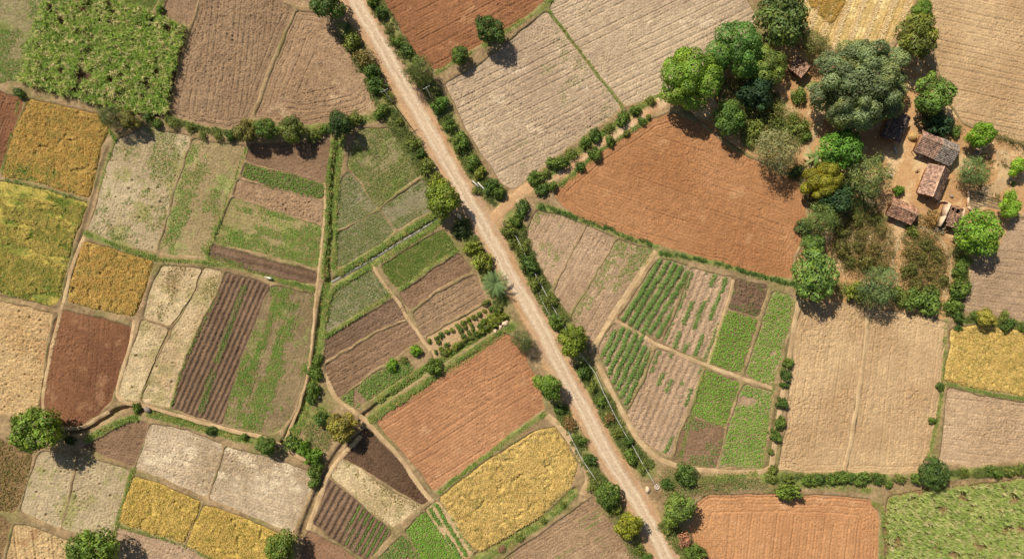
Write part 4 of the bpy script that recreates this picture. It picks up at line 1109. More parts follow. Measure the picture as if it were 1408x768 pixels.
def trunk_mesh(name, hz=1.2, limbs=6, tr=.075):
    b = MB()
    lean = rng.normal(0, .05, 2)
    fork = np.array([lean[0], lean[1], hz * .55])
    b.tube([[0, 0, -.25], [0, 0, 0.02], [lean[0] * .4, lean[1] * .4, hz * .25], fork], [tr * 1.5, tr * 1.2, tr, tr * .85], 8)
    for i in range(limbs):
        a = 2 * math.pi * (i + rng.random() * .7) / limbs; e = .35 + .35 * rng.random()
        q = fork + np.array([math.cos(a) * e * .5, math.sin(a) * e * .5, hz * .22])
        p = fork + np.array([math.cos(a) * e * 1.1, math.sin(a) * e * 1.1, hz * (.3 + .25 * rng.random())])
        b.tube([fork - [0, 0, .05], q, p], [tr * .7, tr * .45, tr * .15], 6)
    return b.mesh(name, BARK, True)


KIND = {
    # dense lobed (mango), rounded broadleaf, loose feathery (acacia), bush, scraggly bush, great tree
    'mango': dict(mk=dict(lobes=24, lobe_r=.29, leaf=.08, n=16000, rz=.85, hz=.95, fuzz=.05, asp=.6, core=.93), var=2, mid=.95),
    'broad': dict(mk=dict(lobes=24, lobe_r=.29, leaf=.14, n=5600, rz=.8, hz=1.15, fuzz=.16), var=4, mid=1.15),
    'round': dict(mk=dict(lobes=40, lobe_r=.27, leaf=.125, n=7000, rz=.75, hz=1.0, fuzz=.12, core=.75), var=2, mid=1.0),
    'feather': dict(mk=dict(lobes=46, lobe_r=.24, leaf=.13, n=7600, rz=.8, hz=1.05, asp=.22, fuzz=.38, core=.4), var=3, mid=1.05),
    'bush': dict(mk=dict(lobes=15, lobe_r=.31, leaf=.22, n=1500, rz=.75, hz=.5, fuzz=.24, zmin=-.7, core=.75, mid=.38), var=5, mid=.55),
    'scrag': dict(mk=dict(mid=.3, lobes=18, lobe_r=.30, leaf=.2, n=1000, rz=.65, hz=.5, fuzz=.35, core=.3, zmin=-.7), var=4, mid=.5),
    'great': dict(mk=dict(lobes=78, lobe_r=.155, leaf=.042, n=70000, rz=.55, hz=.66, fuzz=.09, core=.8, asp=.6, mid=.6), var=1, mid=.66),
}
for k, q in KIND.items():
    q['crowns'] = [crown_mesh(k + '_crown', **q['mk']) for _ in range(q['var'])]
    if k not in ('bush', 'scrag'):
        q['trunks'] = [trunk_mesh(k + '_trunk', q['mk']['hz'], 9 if k == 'great' else 6, .06 if k == 'great' else .075) for _ in range(2)]


def ground_point(px, py, hz):
    """foot of a thing of middle height hz whose middle is seen at a photo pixel"""
    k = (H - hz) / H
    x, y = W((704 + (px - 704) * k, 384 + (py - 384) * k))
    return x, y


def fol(c):
    r, g, b, a = lin(c)
    return (r * 1.75, g * 1.3, b * 1.25, 1.0)


NPL = 0


def plant(kind, px, py, r, colour, label, cat='tree', name='tree', group=None, squash=1.0, sx=1.0, rot=None, zs=1.0):
    global NPL
    NPL += 1
    q = KIND[kind]
    R = r * S * (.88 if kind in ('bush', 'scrag') else 1.0)
    mid = q['mid'] * R * zs
    R *= (H - mid) / H
    x, y = ground_point(px, py, mid)
    z = stand_z(x, y)
    rz = rng.random() * 6.28 if rot is None else rot
    cm = q['crowns'][NPL % q['var']]
    if kind != 'great' and squash == 1.0: squash = .8 + .32 * rng.random(); sx = (1.0 + .12 * rng.random()) if kind not in ('bush', 'scrag') else (.9 + .45 * rng.random())
    sc = (R * sx, R * squash, R * zs)
    if kind in ('bush', 'scrag'):
        o = link(name, cm); o.location = (x, y, z); o.scale = sc; o.rotation_euler = (0, 0, rz); o.color = fol(colour)
        return tag(o, label, cat, group)
    e = empty(name, (x, y, z - .03), rz)
    t = link('trunk', q['trunks'][NPL % 2], e); t.scale = (R, R, R * zs)
    c = link('crown', cm, e); c.scale = sc; c.color = fol(colour)
    return tag(e, label, cat, group)


G_DEEP, G_MID, G_LEAF, G_YEL, G_GREY, G_BRI, G_OLI, G_DRY = (62, 94, 44), (74, 108, 46), (84, 122, 46), (112, 132, 44), (100, 118, 72), (92, 140, 44), (98, 110, 58), (128, 110, 74)

TREES = [
    # kind, x, y, r, colour, label
    ('broad', 449, 6, 23, G_DEEP, 'dark green tree cut by the top edge, west of the road'),
    ('feather', 576, 98, 22, (84, 108, 58), 'soft grey green round tree on the east verge at the red brown field corner'),
    ('broad', 674, 42, 22, G_DEEP, 'dark green tree on the bund between red brown and pale tan fields'),
    ('broad', 632, 76, 12, G_MID, 'narrow small tree between red brown and tan fields, with pointed shadow'),
    ('broad', 468, 171, 19, (50, 78, 38), 'dark bluish tree where the main ditch meets the curved field'),
    ('broad', 338, 180, 17, G_OLI, 'olive tree, westmost of three over the dull dark plot'),
    ('broad', 366, 177, 17, G_MID, 'green tree, middle one of three over the dull dark plot'),
    ('broad', 401, 178, 18, (88, 112, 54), 'pale olive tree, eastmost of three over the dull dark plot'),
    ('feather', 154, 162, 18, (70, 96, 52), 'grey green tree at the lower edge of the square sugarcane'),
    ('broad', 180, 166, 14, G_OLI, 'small olive tree beside a grey green one under the sugarcane'),
    ('broad', 609, 272, 25, (96, 126, 44), 'yellow green leaning tree with deep shade on the road west verge'),
    ('broad', 787, 468, 22, (92, 122, 40), 'bright olive tree on the east verge standing over the white pipe'),
    ('broad', 755, 530, 21, G_LEAF, 'leafy green tree on the west verge beside the large orange field'),
    ('feather', 718, 468, 17, (80, 104, 62), 'grey green bushy tree on the west verge by the orange field corner'),
    ('broad', 863, 721, 20, G_YEL, 'yellowish tree on the west verge near the bottom edge'),
    ('round', 836, 680, 17, G_MID, 'round green tree on the west verge above a yellowish one'),
    ('broad', 931, 698, 24, (86, 118, 52), 'broad green tree by the bright orange field'),
    ('round', 1285, 650, 20, G_DEEP, 'neat round dark tree above the southeast sugarcane'),
    ('broad', 50, 592, 33, (88, 124, 46), 'large leafy tree beside the oval red plot at the western edge'),
    ('broad', 127, 758, 31, (86, 122, 48), 'large green tree at the bottom below the pale pocked plots'),
    ('broad', 386, 751, 24, (84, 114, 46), 'loose green tree at the corner of the eastern yellow crop'),
    ('broad', 471, 586, 20, (112, 122, 56), 'olive yellow tree by the small enclosure, with spiky shadow'),
    ('broad', 366, 611, 14, G_MID, 'small green tree where the two ditches meet'),
    ('mango', 950, 108, 40, (92, 134, 48), 'dense lobed tree, brightest and westmost of the village cluster'),
    ('mango', 1012, 70, 35, (72, 116, 52), 'dense dark lobed tree north of the brightest one'),
    ('mango', 985, 86, 16, (84, 116, 60), 'small dull lobed tree squeezed between two dense lobed trees'),
    ('mango', 1052, 90, 25, (96, 126, 58), 'lobed pale green tree west of the little hut'),
    ('broad', 1076, 26, 33, (78, 108, 56), 'spreading dark tree behind the little hut at the top'),
    ('feather', 1120, 60, 23, (98, 116, 66), 'feathery greyish tree between the little hut and the stubble'),
    ('broad', 1040, 130, 22, (40, 68, 42), 'very dark shaded tree above the olive thicket'),
    ('great', 1183, 116, 71, (100, 128, 86), 'great spreading banyan tree in the middle of the village'),
    ('broad', 1262, 50, 32, (92, 114, 50), 'olive tree north east of the great tree beside the tan field'),
    ('broad', 1267, 15, 15, G_LEAF, 'small green tree at the top edge beside the tan field'),
    ('broad', 1284, 128, 27, (86, 124, 56), 'light green tree touching the east side of the great tree'),
    ('broad', 1348, 185, 19, (96, 146, 44), 'vivid green tree east of the two part roof house'),
    ('feather', 1339, 236, 20, (90, 124, 72), 'bluish green tree between the gable house and the sandy patch'),
    ('broad', 1400, 228, 14, (108, 156, 50), 'vivid light green small tree at the east edge on the sand'),
    ('broad', 1388, 285, 14, (104, 152, 48), 'vivid small tree at the end of the grey plot'),
    ('round', 1345, 320, 29, (92, 138, 48), 'large round bright tree beside the ruined hut'),
    ('broad', 1157, 204, 27, (76, 126, 46), 'lush green tree among banana plants in the yard'),
    ('feather', 1194, 241, 31, (96, 122, 70), 'feathery grey green tree at the west edge of the yard'),
    ('mango', 1131, 248, 26, (112, 126, 42), 'yellow leaved tree above the orange field corner'),
    ('feather', 1067, 207, 31, (118, 134, 92), 'pale silvery round tree by the orange field'),
    ('broad', 1003, 162, 23, (74, 112, 50), 'green tree at the west end of the olive thicket'),
    ('broad', 1150, 275, 22, (46, 76, 44), 'dark shaded tree south of the yellow leaved tree'),
    ('feather', 1130, 300, 24, (92, 122, 66), 'grey green tree on the west side of the dry thicket'),
    ('round', 1118, 336, 16, (78, 114, 54), 'smaller round tree above the big round tree'),
    ('round', 1121, 378, 33, (90, 130, 62), 'big round dense tree at the orange field corner'),
    ('feather', 1207, 393, 30, (88, 120, 74), 'wide bluish tree south of the dry thicket'),
    ('broad', 1357, 437, 13, (132, 144, 64), 'small pale yellow green tree above the pale yellow crop'),
]
for k, x, y, r, c, l in TREES:
    nm = 'banyan_tree' if k == 'great' else 'mango_tree' if k == 'mango' else 'tree'
    big = dict(squash=.84, sx=1.0, rot=.3) if k == 'great' else {}
    plant(k, x, y, r, c, l, 'tree', nm, 'trees round the village' if x > 900 and y < 460 else 'trees along the fields and road', **big)

ORD = 'first second third fourth fifth sixth seventh eighth ninth tenth eleventh twelfth thirteenth fourteenth fifteenth sixteenth seventeenth eighteenth nineteenth twentieth'.split()


def tone(c):
    r, g, b = c
    return 'dry brown' if r > g else 'yellow green' if r > g * .8 else 'bright green' if g > 130 else 'dark green' if g < 100 else 'green'


def row(where, start, group, items):
    for i, it in enumerate(items):
        x, y, r, c = it[:4]
        k = it[4] if len(it) > 4 else 'bush'
        sz = 'large' if r >= 13 else 'small' if r <= 8 else 'medium'
        plant(k, x + rng.normal(0, .6), y + rng.normal(0, .6), r * (.85 + .3 * rng.random()), c, f'{sz} {tone(c)} bush, {ORD[i]} from {start} {where}'.replace('from the north', 'from north').replace('from the west', 'from west'), 'bush', 'bush', group)

B1, B2, B3, B4 = (66, 98, 44), (80, 112, 48), (92, 116, 54), (104, 128, 52)
row('beside the curved brown field', 'the north end', 'bushes on the west verge', [
    (484, 57, 15, B3), (500, 80, 13, (104, 108, 62), 'scrag'), (513, 100, 15, B1), (519, 119, 12, B1), (535, 134, 8, B3, 'scrag'), (524, 153, 13, B2), (549, 168, 8, B3), (569, 197, 13, B3, 'scrag'), (580, 212, 9, B1), (587, 228, 12, B3), (598, 246, 11, B4)])
row('on the upper east verge', 'the north end', 'bushes on the east verge', [
    (512, 3, 9, B2), (523, 17, 10, B1), (535, 38, 8, (84, 100, 56), 'scrag'), (547, 57, 9, B2), (559, 69, 9, B1), (605, 145, 14, (76, 116, 48)), (619, 173, 10, B2), (635, 196, 13, B2), (650, 224, 11, B2), (659, 239, 10, B4), (675, 253, 11, B1), (687, 264, 10, B2), (655, 262, 8, B3, 'scrag'), (672, 262, 8, B1)])
row('on the lower east verge', 'the fork', 'bushes on the east verge', [
    (718, 286, 12, B1), (709, 303, 12, B2), (699, 319, 11, B3), (706, 334, 10, B3, 'scrag'), (717, 340, 10, B3, 'scrag'), (726, 362, 14, B1), (737, 388, 12, B3, 'scrag'), (755, 411, 12, B3, 'scrag'), (765, 441, 12, B2)])
row('along the lower white pipe', 'the olive tree', 'bushes on the east verge', [
    (803, 510, 11, B1), (816, 530, 11, B3, 'scrag'), (828, 552, 10, B2), (838, 574, 11, (112, 106, 64), 'scrag'), (850, 594, 11, B3, 'scrag'), (864, 606, 10, B1), (868, 628, 11, B2), (883, 643, 9, B3, 'scrag')])
row('on the west verge above the palm', 'the leaning tree', 'bushes on the west verge', [
    (632, 316, 13, (54, 78, 42)), (650, 340, 12, B4), (663, 358, 14, B4)])
row('beside the golden wheat', 'the leafy tree', 'bushes on the west verge', [
    (770, 562, 8, B1), (783, 581, 11, (116, 106, 70), 'scrag'), (796, 603, 10, B2, 'scrag'), (812, 631, 11, B1), (814, 667, 12, B3, 'scrag'), (844, 699, 12, B3), (877, 755, 10, B3, 'scrag'), (888, 767, 10, B2)])
row('by the bright orange field', 'the pipe end', 'bushes by the bright orange field', [
    (916, 664, 10, B1), (942, 652, 15, B1), (918, 727, 8, B3, 'scrag'), (940, 742, 13, (140, 116, 92), 'scrag'), (956, 758, 16, B2)])
row('on the path east of the vegetables', 'the north end', 'shrubs east of the vegetable plots', [
    (1084, 500, 7, B2), (1080, 514, 9, B1), (1078, 529, 6, B1), (1075, 553, 10, B1), (1072, 580, 10, B2), (1066, 599, 9, B2), (1060, 622, 5, B3), (1062, 645, 9, B3)])
row('in the hedge under the big tan field', 'the west end', 'bushes in the southern hedge', [
    (1060, 656, 9, B3), (1084, 657, 8, B3), (1112, 659, 10, B2), (1127, 657, 9, B1), (1142, 658, 10, B2), (1156, 655, 10, B2), (1170, 656, 9, B1), (1185, 657, 10, B2), (1205, 656, 9, B1), (1222, 664, 7, B2), (1236, 657, 9, B3, 'scrag'), (1260, 656, 9, B2)])
plant('bush', 1084, 675, 21, (88, 120, 48), 'wide green bush on the top edge of the bright orange field', 'bush', 'bush', squash=.6, rot=0)
row('below the eastern tan field', 'the west end', 'bushes in the eastern hedge', [
    (1325, 650, 8, B3, 'scrag'), (1366, 647, 11, B2), (1387, 648, 8, B3), (1404, 645, 8, B3)])
row('north of the branch track', 'the road end', 'bushes along the branch track', [
    (737, 244, 12, B2), (750, 238, 8, B3), (768, 223, 12, B2), (786, 212, 9, B3, 'scrag'), (804, 197, 10, B2), (816, 186, 11, B1), (836, 176, 8, B3, 'scrag'), (857, 162, 10, B2), (874, 152, 9, B2), (896, 138, 8, B3, 'scrag')])
row('south of the branch track', 'the road end', 'bushes along the branch track', [
    (746, 262, 11, B1), (758, 256, 8, B2), (797, 229, 7, B1), (819, 210, 10, B2), (839, 194, 9, B2), (862, 184, 6, B3), (883, 167, 7, B2), (893, 160, 5, B3)])
row('round the village thickets', 'the silvery tree', 'bushes round the village', [
    (1036, 178, 16, B3), (1058, 156, 16, (96, 112, 58), 'scrag'), (1090, 165, 14, B3, 'scrag'), (1099, 131, 10, B2), (1096, 235, 10, (56, 80, 44)), (1105, 312, 14, (76, 104, 58)), (1176, 402, 17, B4), (1237, 407, 12, B3), (1256, 411, 18, (84, 118, 54)), (1279, 412, 17, (80, 114, 52)), (1311, 421, 13, B2), (1317, 435, 9, B1)])
row('east of the dry thickets', 'the bright round tree', 'bushes east of the thickets', [
    (1326, 358, 11, B2), (1319, 372, 13, B2), (1322, 394, 14, B2), (1316, 404, 10, B1)])
DB1, DB2, DB3 = (86, 96, 50), (80, 96, 46), (98, 102, 58)
row('in the western dry thicket', 'the top', 'dry thicket bushes', [
    (1178, 303, 10, DB2), (1198, 299, 11, DB2), (1212, 316, 9, DB3, 'scrag'), (1161, 318, 11, DB2), (1184, 322, 9, DB3, 'scrag'), (1158, 343, 12, DB1), (1181, 338, 11, DB1), (1202, 342, 11, DB3, 'scrag'), (1170, 361, 10, DB2), (1192, 362, 12, DB1), (1216, 364, 9, DB3, 'scrag')])
row('inside the looping scrub path', 'the top', 'dry thicket bushes', [
    (1274, 334, 10, DB2), (1253, 346, 11, DB3, 'scrag'), (1288, 350, 10, DB1), (1268, 356, 11, DB1), (1250, 370, 10, DB2), (1280, 372, 12, DB3, 'scrag'), (1298, 384, 9, DB2), (1260, 391, 12, DB1), (1284, 396, 10, DB3, 'scrag')])
row('in the olive thicket', 'the west', 'olive thicket bushes', [
    (1018, 164, 12, B3), (1030, 190, 11, B3), (1042, 152, 12, (96, 112, 56), 'scrag'), (1049, 176, 13, (96, 108, 54)), (1066, 168, 12, B3), (1076, 190, 12, (100, 108, 58), 'scrag'), (1084, 178, 11, B3), (1100, 178, 11, B3), (1108, 186, 8, B2)])
row('around the huts', 'the reddish hut', 'bushes round the huts', [
    (1235, 263, 10, (80, 124, 44)), (1290, 172, 18, (48, 82, 50)), (1314, 180, 8, B2), (1388, 270, 10, (100, 146, 48)), (1255, 318, 9, B3), (1282, 302, 9, (120, 110, 66), 'scrag'), (1395, 253, 4, B2)])
row('above the pale yellow crop', 'the west end', 'bushes above the pale yellow crop', [
    (1318, 451, 6, B1), (1340, 433, 8, B2), (1380, 437, 9, B3), (1384, 446, 10, B1), (1405, 451, 8, B2), (1293, 532, 7, B1), (1282, 577, 7, B2)])
row('under the brown ploughed fields', 'the sugarcane', 'bushes under the brown fields', [
    (203, 163, 8, B1), (217, 170, 9, B2), (238, 171, 9, B3, 'scrag'), (262, 177, 8, B3, 'scrag'), (280, 186, 8, B3, 'scrag'), (300, 187, 8, B3, 'scrag'), (318, 187, 9, B1), (432, 186, 10, B3, 'scrag'), (444, 180, 9, B2), (488, 163, 9, B3)])
row('along the western ditches', 'the top', 'bushes along the western ditches', [
    (27, 128, 8, B1), (188, 560, 9, B2), (290, 592, 9, B1), (98, 604, 9, (48, 72, 36)), (335, 600, 7, B2)])
row('round the ditch enclosure', 'the north', 'bushes by the enclosure', [
    (437, 495, 9, B2), (433, 512, 10, B2), (432, 535, 11, B2), (428, 550, 8, B1), (445, 575, 12, B1), (402, 610, 12, B2), (418, 617, 11, (84, 126, 44)), (430, 628, 12, (84, 126, 44)), (440, 640, 8, B2), (432, 648, 9, B2), (433, 662, 7, B2)])
row('by leafy strip and orchard', 'the west', 'bushes by the orchard', [
    (572, 482, 10, (96, 144, 48)), (540, 502, 9, (96, 144, 48)), (597, 502, 12, B2), (556, 494, 7, B3, 'scrag')])
# the orchard: three rows of bushes, one by one
u_ = np.array([.868, -.497]); v_ = np.array([.497, .868])
oi = 0
for rw in range(4):
    for k in range(12):
        p = np.array([592, 470]) + u_ * k * 8.6 + v_ * (rw * 7.6 - 1) + rng.normal(0, .9, 2)
        if rng.random() < (.1 if rw in (0, 3) else .3) or (rw == 3 and k < 1): continue
        c = (B2, B3, B4, (88, 122, 50))[int(rng.integers(4))]; r = 3.4 + 1.6 * rng.random() + (rw == 3) * .8
        plant('bush', p[0], p[1], r, c, f'{tone(c)} orchard bush, {ORD[k]} from the path, {ORD[rw]} row from the north', 'bush', 'orchard_bush', 'orchard bushes')
row('at the road end of the orchard', 'the north', 'bushes by the orchard', [(684, 424, 7, B3), (690, 434, 8, B4), (676, 441, 8, B4), (668, 416, 5, B3)])
row('on the bank below the golden wheat', 'the road', 'bushes on the golden wheat bank', [(775, 692, 6, B3, 'scrag'), (748, 715, 6, B3, 'scrag'), (715, 738, 7, B3, 'scrag'), (690, 752, 7, (130, 108, 90), 'scrag')])
row('by the sugarcane corner', 'the top', 'bushes by the sugarcane', [(221, 14, 6, (86, 126, 48)), (216, 24, 5, B2)])


# ---- palm
LEAFP = plant_mat((84, 108, 58), (130, 148, 92), None, .15)
LEAFB = plant_mat((92, 122, 52), (142, 158, 92), (170, 162, 110), .3)
def palm(px, py, r, label):
    hz = 2.6; R = r * S * (H - hz) / H
    x, y = ground_point(px, py, hz)
    e = tag(empty('palm_tree', (x, y, stand_z(x, y)), .3), label, 'palm tree')
    MB().tube([[0, 0, -.2], [.05, 0, 1.0], [.1, .05, hz]], [.24, .17, .15], 8).obj('trunk', BARK, e, True)
    for i in range(20):
        a = i * 2.39996; up = .08 + .65 * (i / 20)
        b = MB(); n = 9; p = np.array([.1, .05, hz]); pts = []
        L = R * 1.25
        for j in range(n + 1):
            t = j / n; el = up * 1.0 - t * t * 1.15
            pts.append(p.copy()); p = p + np.array([math.cos(a) * math.cos(el), math.sin(a) * math.cos(el), math.sin(el)]) * L / n
        b.tube(pts, np.linspace(.035, .01, n + 1), 4, .8)
        sd = np.array([-math.sin(a), math.cos(a), 0])
        for j in range(1, n * 3):
            t = j / (n * 3); q = np.array([np.interp(t * n, range(n + 1), [w[k] for w in pts]) for k in range(3)])
            fw = (pts[min(n, int(t * n) + 1)] - pts[int(t * n)]); fw /= np.linalg.norm(fw)
            for s in (-1, 1):
                tip = q + (sd * s * .8 + fw * .6 - np.array([0, 0, .15])) * (.62 * math.sin(math.pi * (.15 + .8 * t)))
                b.add([q - fw * .05, q + fw * .05, tip + fw * .012, tip - fw * .012], [[0, 1, 2, 3]], .2 + .6 * rng.random())
        b.obj('frond', LEAFP, e)
palm(681, 390, 17, 'star shaped palm on the west verge with spiky fronds')

def banana(px, py, r, label):
    hz = 2.2; R = r * S
    x, y = ground_point(px, py, hz)
    e = tag(empty('banana_plant', (x, y, stand_z(x, y)), rng.random() * 6), label, 'banana plant', 'banana plants in the yard')
    MB().tube([[0, 0, -.2], [0, 0, .8], [.03, 0, hz * .8]], [.16, .13, .09], 8).obj('stem', LEAFB, e, True)
    for i in range(8):
        a = i * 2.39996 + .2 * rng.random(); b = MB(); n = 8; L = R * (1.0 + .3 * rng.random()); p = np.array([0, 0, hz * .8]); V = []
        sd = np.array([-math.sin(a), math.cos(a), 0]); up = .9 - .5 * rng.random()
        for j in range(n + 1):
            t = j / n; el = up - 1.5 * t
            w = .34 * math.sin(math.pi * min(1, .06 + t * .93)) ** .6
            V += [p - sd * w + [0, 0, .1 * w], p - [0, 0, .05], p + sd * w + [0, 0, .1 * w]]
            p = p + np.array([math.cos(a) * math.cos(el), math.sin(a) * math.cos(el), math.sin(el)]) * L / n
        F = [[3 * j + k, 3 * j + k + 1, 3 * j + k + 4, 3 * j + k + 3] for j in range(n) for k in (0, 1)]
        b.add(V, F).obj('leaf', LEAFB, e, True)
banana(1121, 216, 15, 'banana plant with a tall pale leaf at the edge of the dirt path')
banana(1140, 224, 12, 'banana plant half under the lush green tree')
banana(1172, 247, 15, 'banana plant with drooping leaves between yellow and feathery trees')
banana(1178, 214, 12, 'banana plant between the lush green tree and the feathery tree')

# ------------------------------------------------------------------ the village huts
TILE = simple_mat('old_tile', (186, 150, 126), (144, 114, 98), 1.1, .95, .03, .4)
TILE_RED = simple_mat('red_tile', (182, 138, 110), (142, 108, 88), 1.1, .95, .03, .45)
TILE_GREY = simple_mat('grey_thatch', (158, 144, 130), (122, 110, 100), 1.4, .95, .04, .35)
TILE_DARK = simple_mat('dark_tile', (120, 102, 94), (84, 72, 68), 1.2, .95, .03, .4)
TILE_BRN = simple_mat('brown_tile', (172, 136, 110), (126, 100, 84), 1.1, .95, .03, .5)
MUD = simple_mat('mud_wall', (176, 132, 98), (146, 108, 80), 2.0, .95, .05)
PLAST = simple_mat('pale_plaster', (216, 190, 160), (180, 148, 118), 1.6, .95, .04)
WOOD = simple_mat('dark_wood', (84, 62, 46), (56, 42, 32), 5, .85, .02)
STONE = simple_mat('stone', (160, 144, 128), (112, 100, 90), 4, .95, .05, .3)
RIDGE = simple_mat('ridge_tile', (204, 170, 140), (170, 136, 110), 3, .9, .03, .25)
INNER = simple_mat('earth_floor', (120, 92, 70), (92, 70, 54), 2, .95, .03)


def tiles(A, B, C, D, tw=.28, th=.36, holes=(), sag=.05):
    """one roof slope of overlapping tiles; A-B eave, D-C ridge; a real thickness below"""
    A, B, C, D = [np.asarray(q, float) for q in (A, B, C, D)]
    b = MB()
    nu = max(3, int(np.linalg.norm(B - A) / tw)); nv = max(3, int(np.linalg.norm(D - A) / th))
    nrm = np.cross(B - A, D - A); nrm /= np.linalg.norm(nrm)
    if nrm[2] < 0: nrm = -nrm
    sg = lambda u, v: -sag * math.sin(math.pi * u) * math.sin(math.pi * (.15 + .8 * v))
    P = lambda u, v: (A * (1 - u) + B * u) * (1 - v) + (D * (1 - u) + C * u) * v + nrm * sg(u, v)
    for j in range(nv):
        for i in range(nu):
            u0, u1 = i / nu, (i + 1) / nu; v0, v1 = j / nv, (j + 1.25) / nv
            uc, vc = (u0 + u1) / 2, (v0 + v1) / 2
            if any((uc - h[0]) ** 2 / h[2] ** 2 + (vc - h[1]) ** 2 / h[3] ** 2 < 1 for h in holes): continue
            if rng.random() < .012: continue
            jt = rng.normal(0, .012); lift = .07 + abs(rng.normal(0, .02)); e0 = rng.normal(0, .03) / max(.1, np.linalg.norm(D - A)) * (j == 0)
            q = [P(u0, v0 + e0), P(u1, v0 + e0), P(u1, min(1.0, v1)), P(u0, min(1.0, v1))]
            top = [q[0] + nrm * (lift + jt), q[1] + nrm * (lift - .03 + jt), q[2] + nrm * .012, q[3] + nrm * .03]
            b.hexa([q[0] - nrm * .02, q[1] - nrm * .02, q[2] - nrm * .03, q[3] - nrm * .03] + top, rng.random())
    return b


def wall_quad(b, p, q, h0, h1=None, t=.22, z0=-.15):
    """wall from p to q (2D) with top heights h0,h1"""
    h1 = h0 if h1 is None else h1
    p = np.asarray(p, float); q = np.asarray(q, float); d = q - p; d /= np.linalg.norm(d); n = np.array([-d[1], d[0]]) * t / 2
    pts = [p - n, q - n, q + n, p + n]; hs = [h0, h1, h1, h0]
    b.hexa([[a[0], a[1], z0] for a in pts] + [[a[0], a[1], h] for a, h in zip(pts, hs)])
    return b


def hut_base(name, label, ctr, axis, L, Wd, mid):
    x, y = ground_point(ctr[0], ctr[1], mid)
    return tag(empty(name, (x, y, .02), math.atan2(-axis[1], axis[0])), label, 'house', 'village huts')


def gable_hut(name, label, ctr, axis, L, Wd, eave, ridge, roof, roof2=None, split=None, wallm=MUD, off=0.0, open_side=0, ridge_tiles=True, door_side=-1):
    """L along local x; off moves the ridge sideways; roof2 covers local x beyond split"""
    e = hut_base(name, label, ctr, axis, L, Wd, (eave + ridge) / 2)
    hl, hw, oh = L / 2, Wd / 2, .7
    il, iw = hl - oh, hw - oh
    slope = (ridge - eave) / (hw)
    wh = eave + slope * oh * .8
    ws = MB()
    wall_quad(ws, (-il, -iw), (-il, iw), wh); wall_quad(ws, (il, -iw), (il, iw), wh)
    sides = [s for s in (-1, 1) if s != open_side]
    for s in sides:
        if s == door_side:
            wall_quad(ws, (-il + .115, s * iw), (-.45, s * iw), wh); wall_quad(ws, (.45, s * iw), (il - .115, s * iw), wh)
            ws.box((0, s * iw, wh - .08), (.9, .22, .16))
        else: wall_quad(ws, (-il + .115, s * iw), (il - .115, s * iw), wh)
    for s in (-1, 1):       # gable triangles
        ws.hexa([[s * il - .1, -iw, wh], [s * il + .1, -iw, wh], [s * il + .1, iw, wh], [s * il - .1, iw, wh],
                 [s * il - .1, off - .06, ridge - .14], [s * il + .1, off - .06, ridge - .14], [s * il + .1, off + .06, ridge - .14], [s * il - .1, off + .06, ridge - .14]])
    ws.obj('wall', wallm, e)
    if open_side == 0:
        MB().box((0, door_side * (iw + .02), (wh - .16) / 2), (.86, .06, wh - .2)).obj('door', WOOD, e)
    else:
        for k in range(4):
            x = -hl + .35 + k * (L - .7) / 3
            MB().tube([[x, open_side * (hw - .3), -.2], [x + .02, open_side * (hw - .3), eave + slope * .3 - .05]], .075, 7).obj('post', WOOD, e)
    rt = MB()
    parts = [(-hl, hl, roof)] if split is None else [(-hl, split, roof), (split, hl, roof2)]
    for s in (-1, 1):
        for x0, x1, mt in parts:
            dz = .07 if mt is roof2 and split is not None else 0.0
            xo = .12 if dz else 0
            tiles((x0 - xo, s * (hw + dz * 2), eave + dz - slope * dz), (x1, s * (hw + dz * 2), eave + dz - slope * dz), (x1, off, ridge + dz), (x0 - xo, off, ridge + dz)).obj('roof_slope', mt, e)
    if ridge_tiles:
        b = MB(); n = int(L / .4)
        for i in range(n):
            x = -hl + (i + .5) * L / n
            b.tube([[x - L / n * .56, off, ridge + .03 + rng.normal(0, .012)], [x + L / n * .5, off, ridge + .06 + rng.normal(0, .012)]], [.12, .10], 8)
        b.obj('ridge_cap', RIDGE, e, True)
    return e


# house with a half tiled, half thatched roof and an open veranda
gable_hut('house', 'house with a roof half brown tile, half grey thatch and open veranda', (1290, 203), (50, 21), 9.2, 5.2, 1.8, 3.2, TILE, TILE_GREY, .6, off=.75, open_side=-1)
# gable house with the long pale ridge
gable_hut('house', 'steep brown tiled house with a pale ridge in the middle of the yard', (1287, 250), (16, -41), 7.4, 5.5, 1.7, 3.6, TILE, ridge_tiles=True, wallm=MUD, door_side=1)
# reddish hut
gable_hut('hut', 'reddish tiled hut beside the low green growth', (1242, 290), (34, 14), 6.4, 4.4, 1.7, 2.9, TILE_RED, off=.3)
# dark shaded shed below the great tree
gable_hut('shed', 'dark roofed shed half hidden under the great tree', (1233, 174), (-15, 35), 6.6, 4.6, 2.0, 2.8, TILE_DARK, off=1.2, open_side=0, ridge_tiles=False, door_side=-1)
# little hut with a single low pitch
gable_hut('hut', 'tiny square hut with doorway between the dense trees', (1100, 92), (17, 13), 3.7, 3.6, 2.3, 2.7, TILE_BRN, off=.1, ridge_tiles=False, door_side=-1)
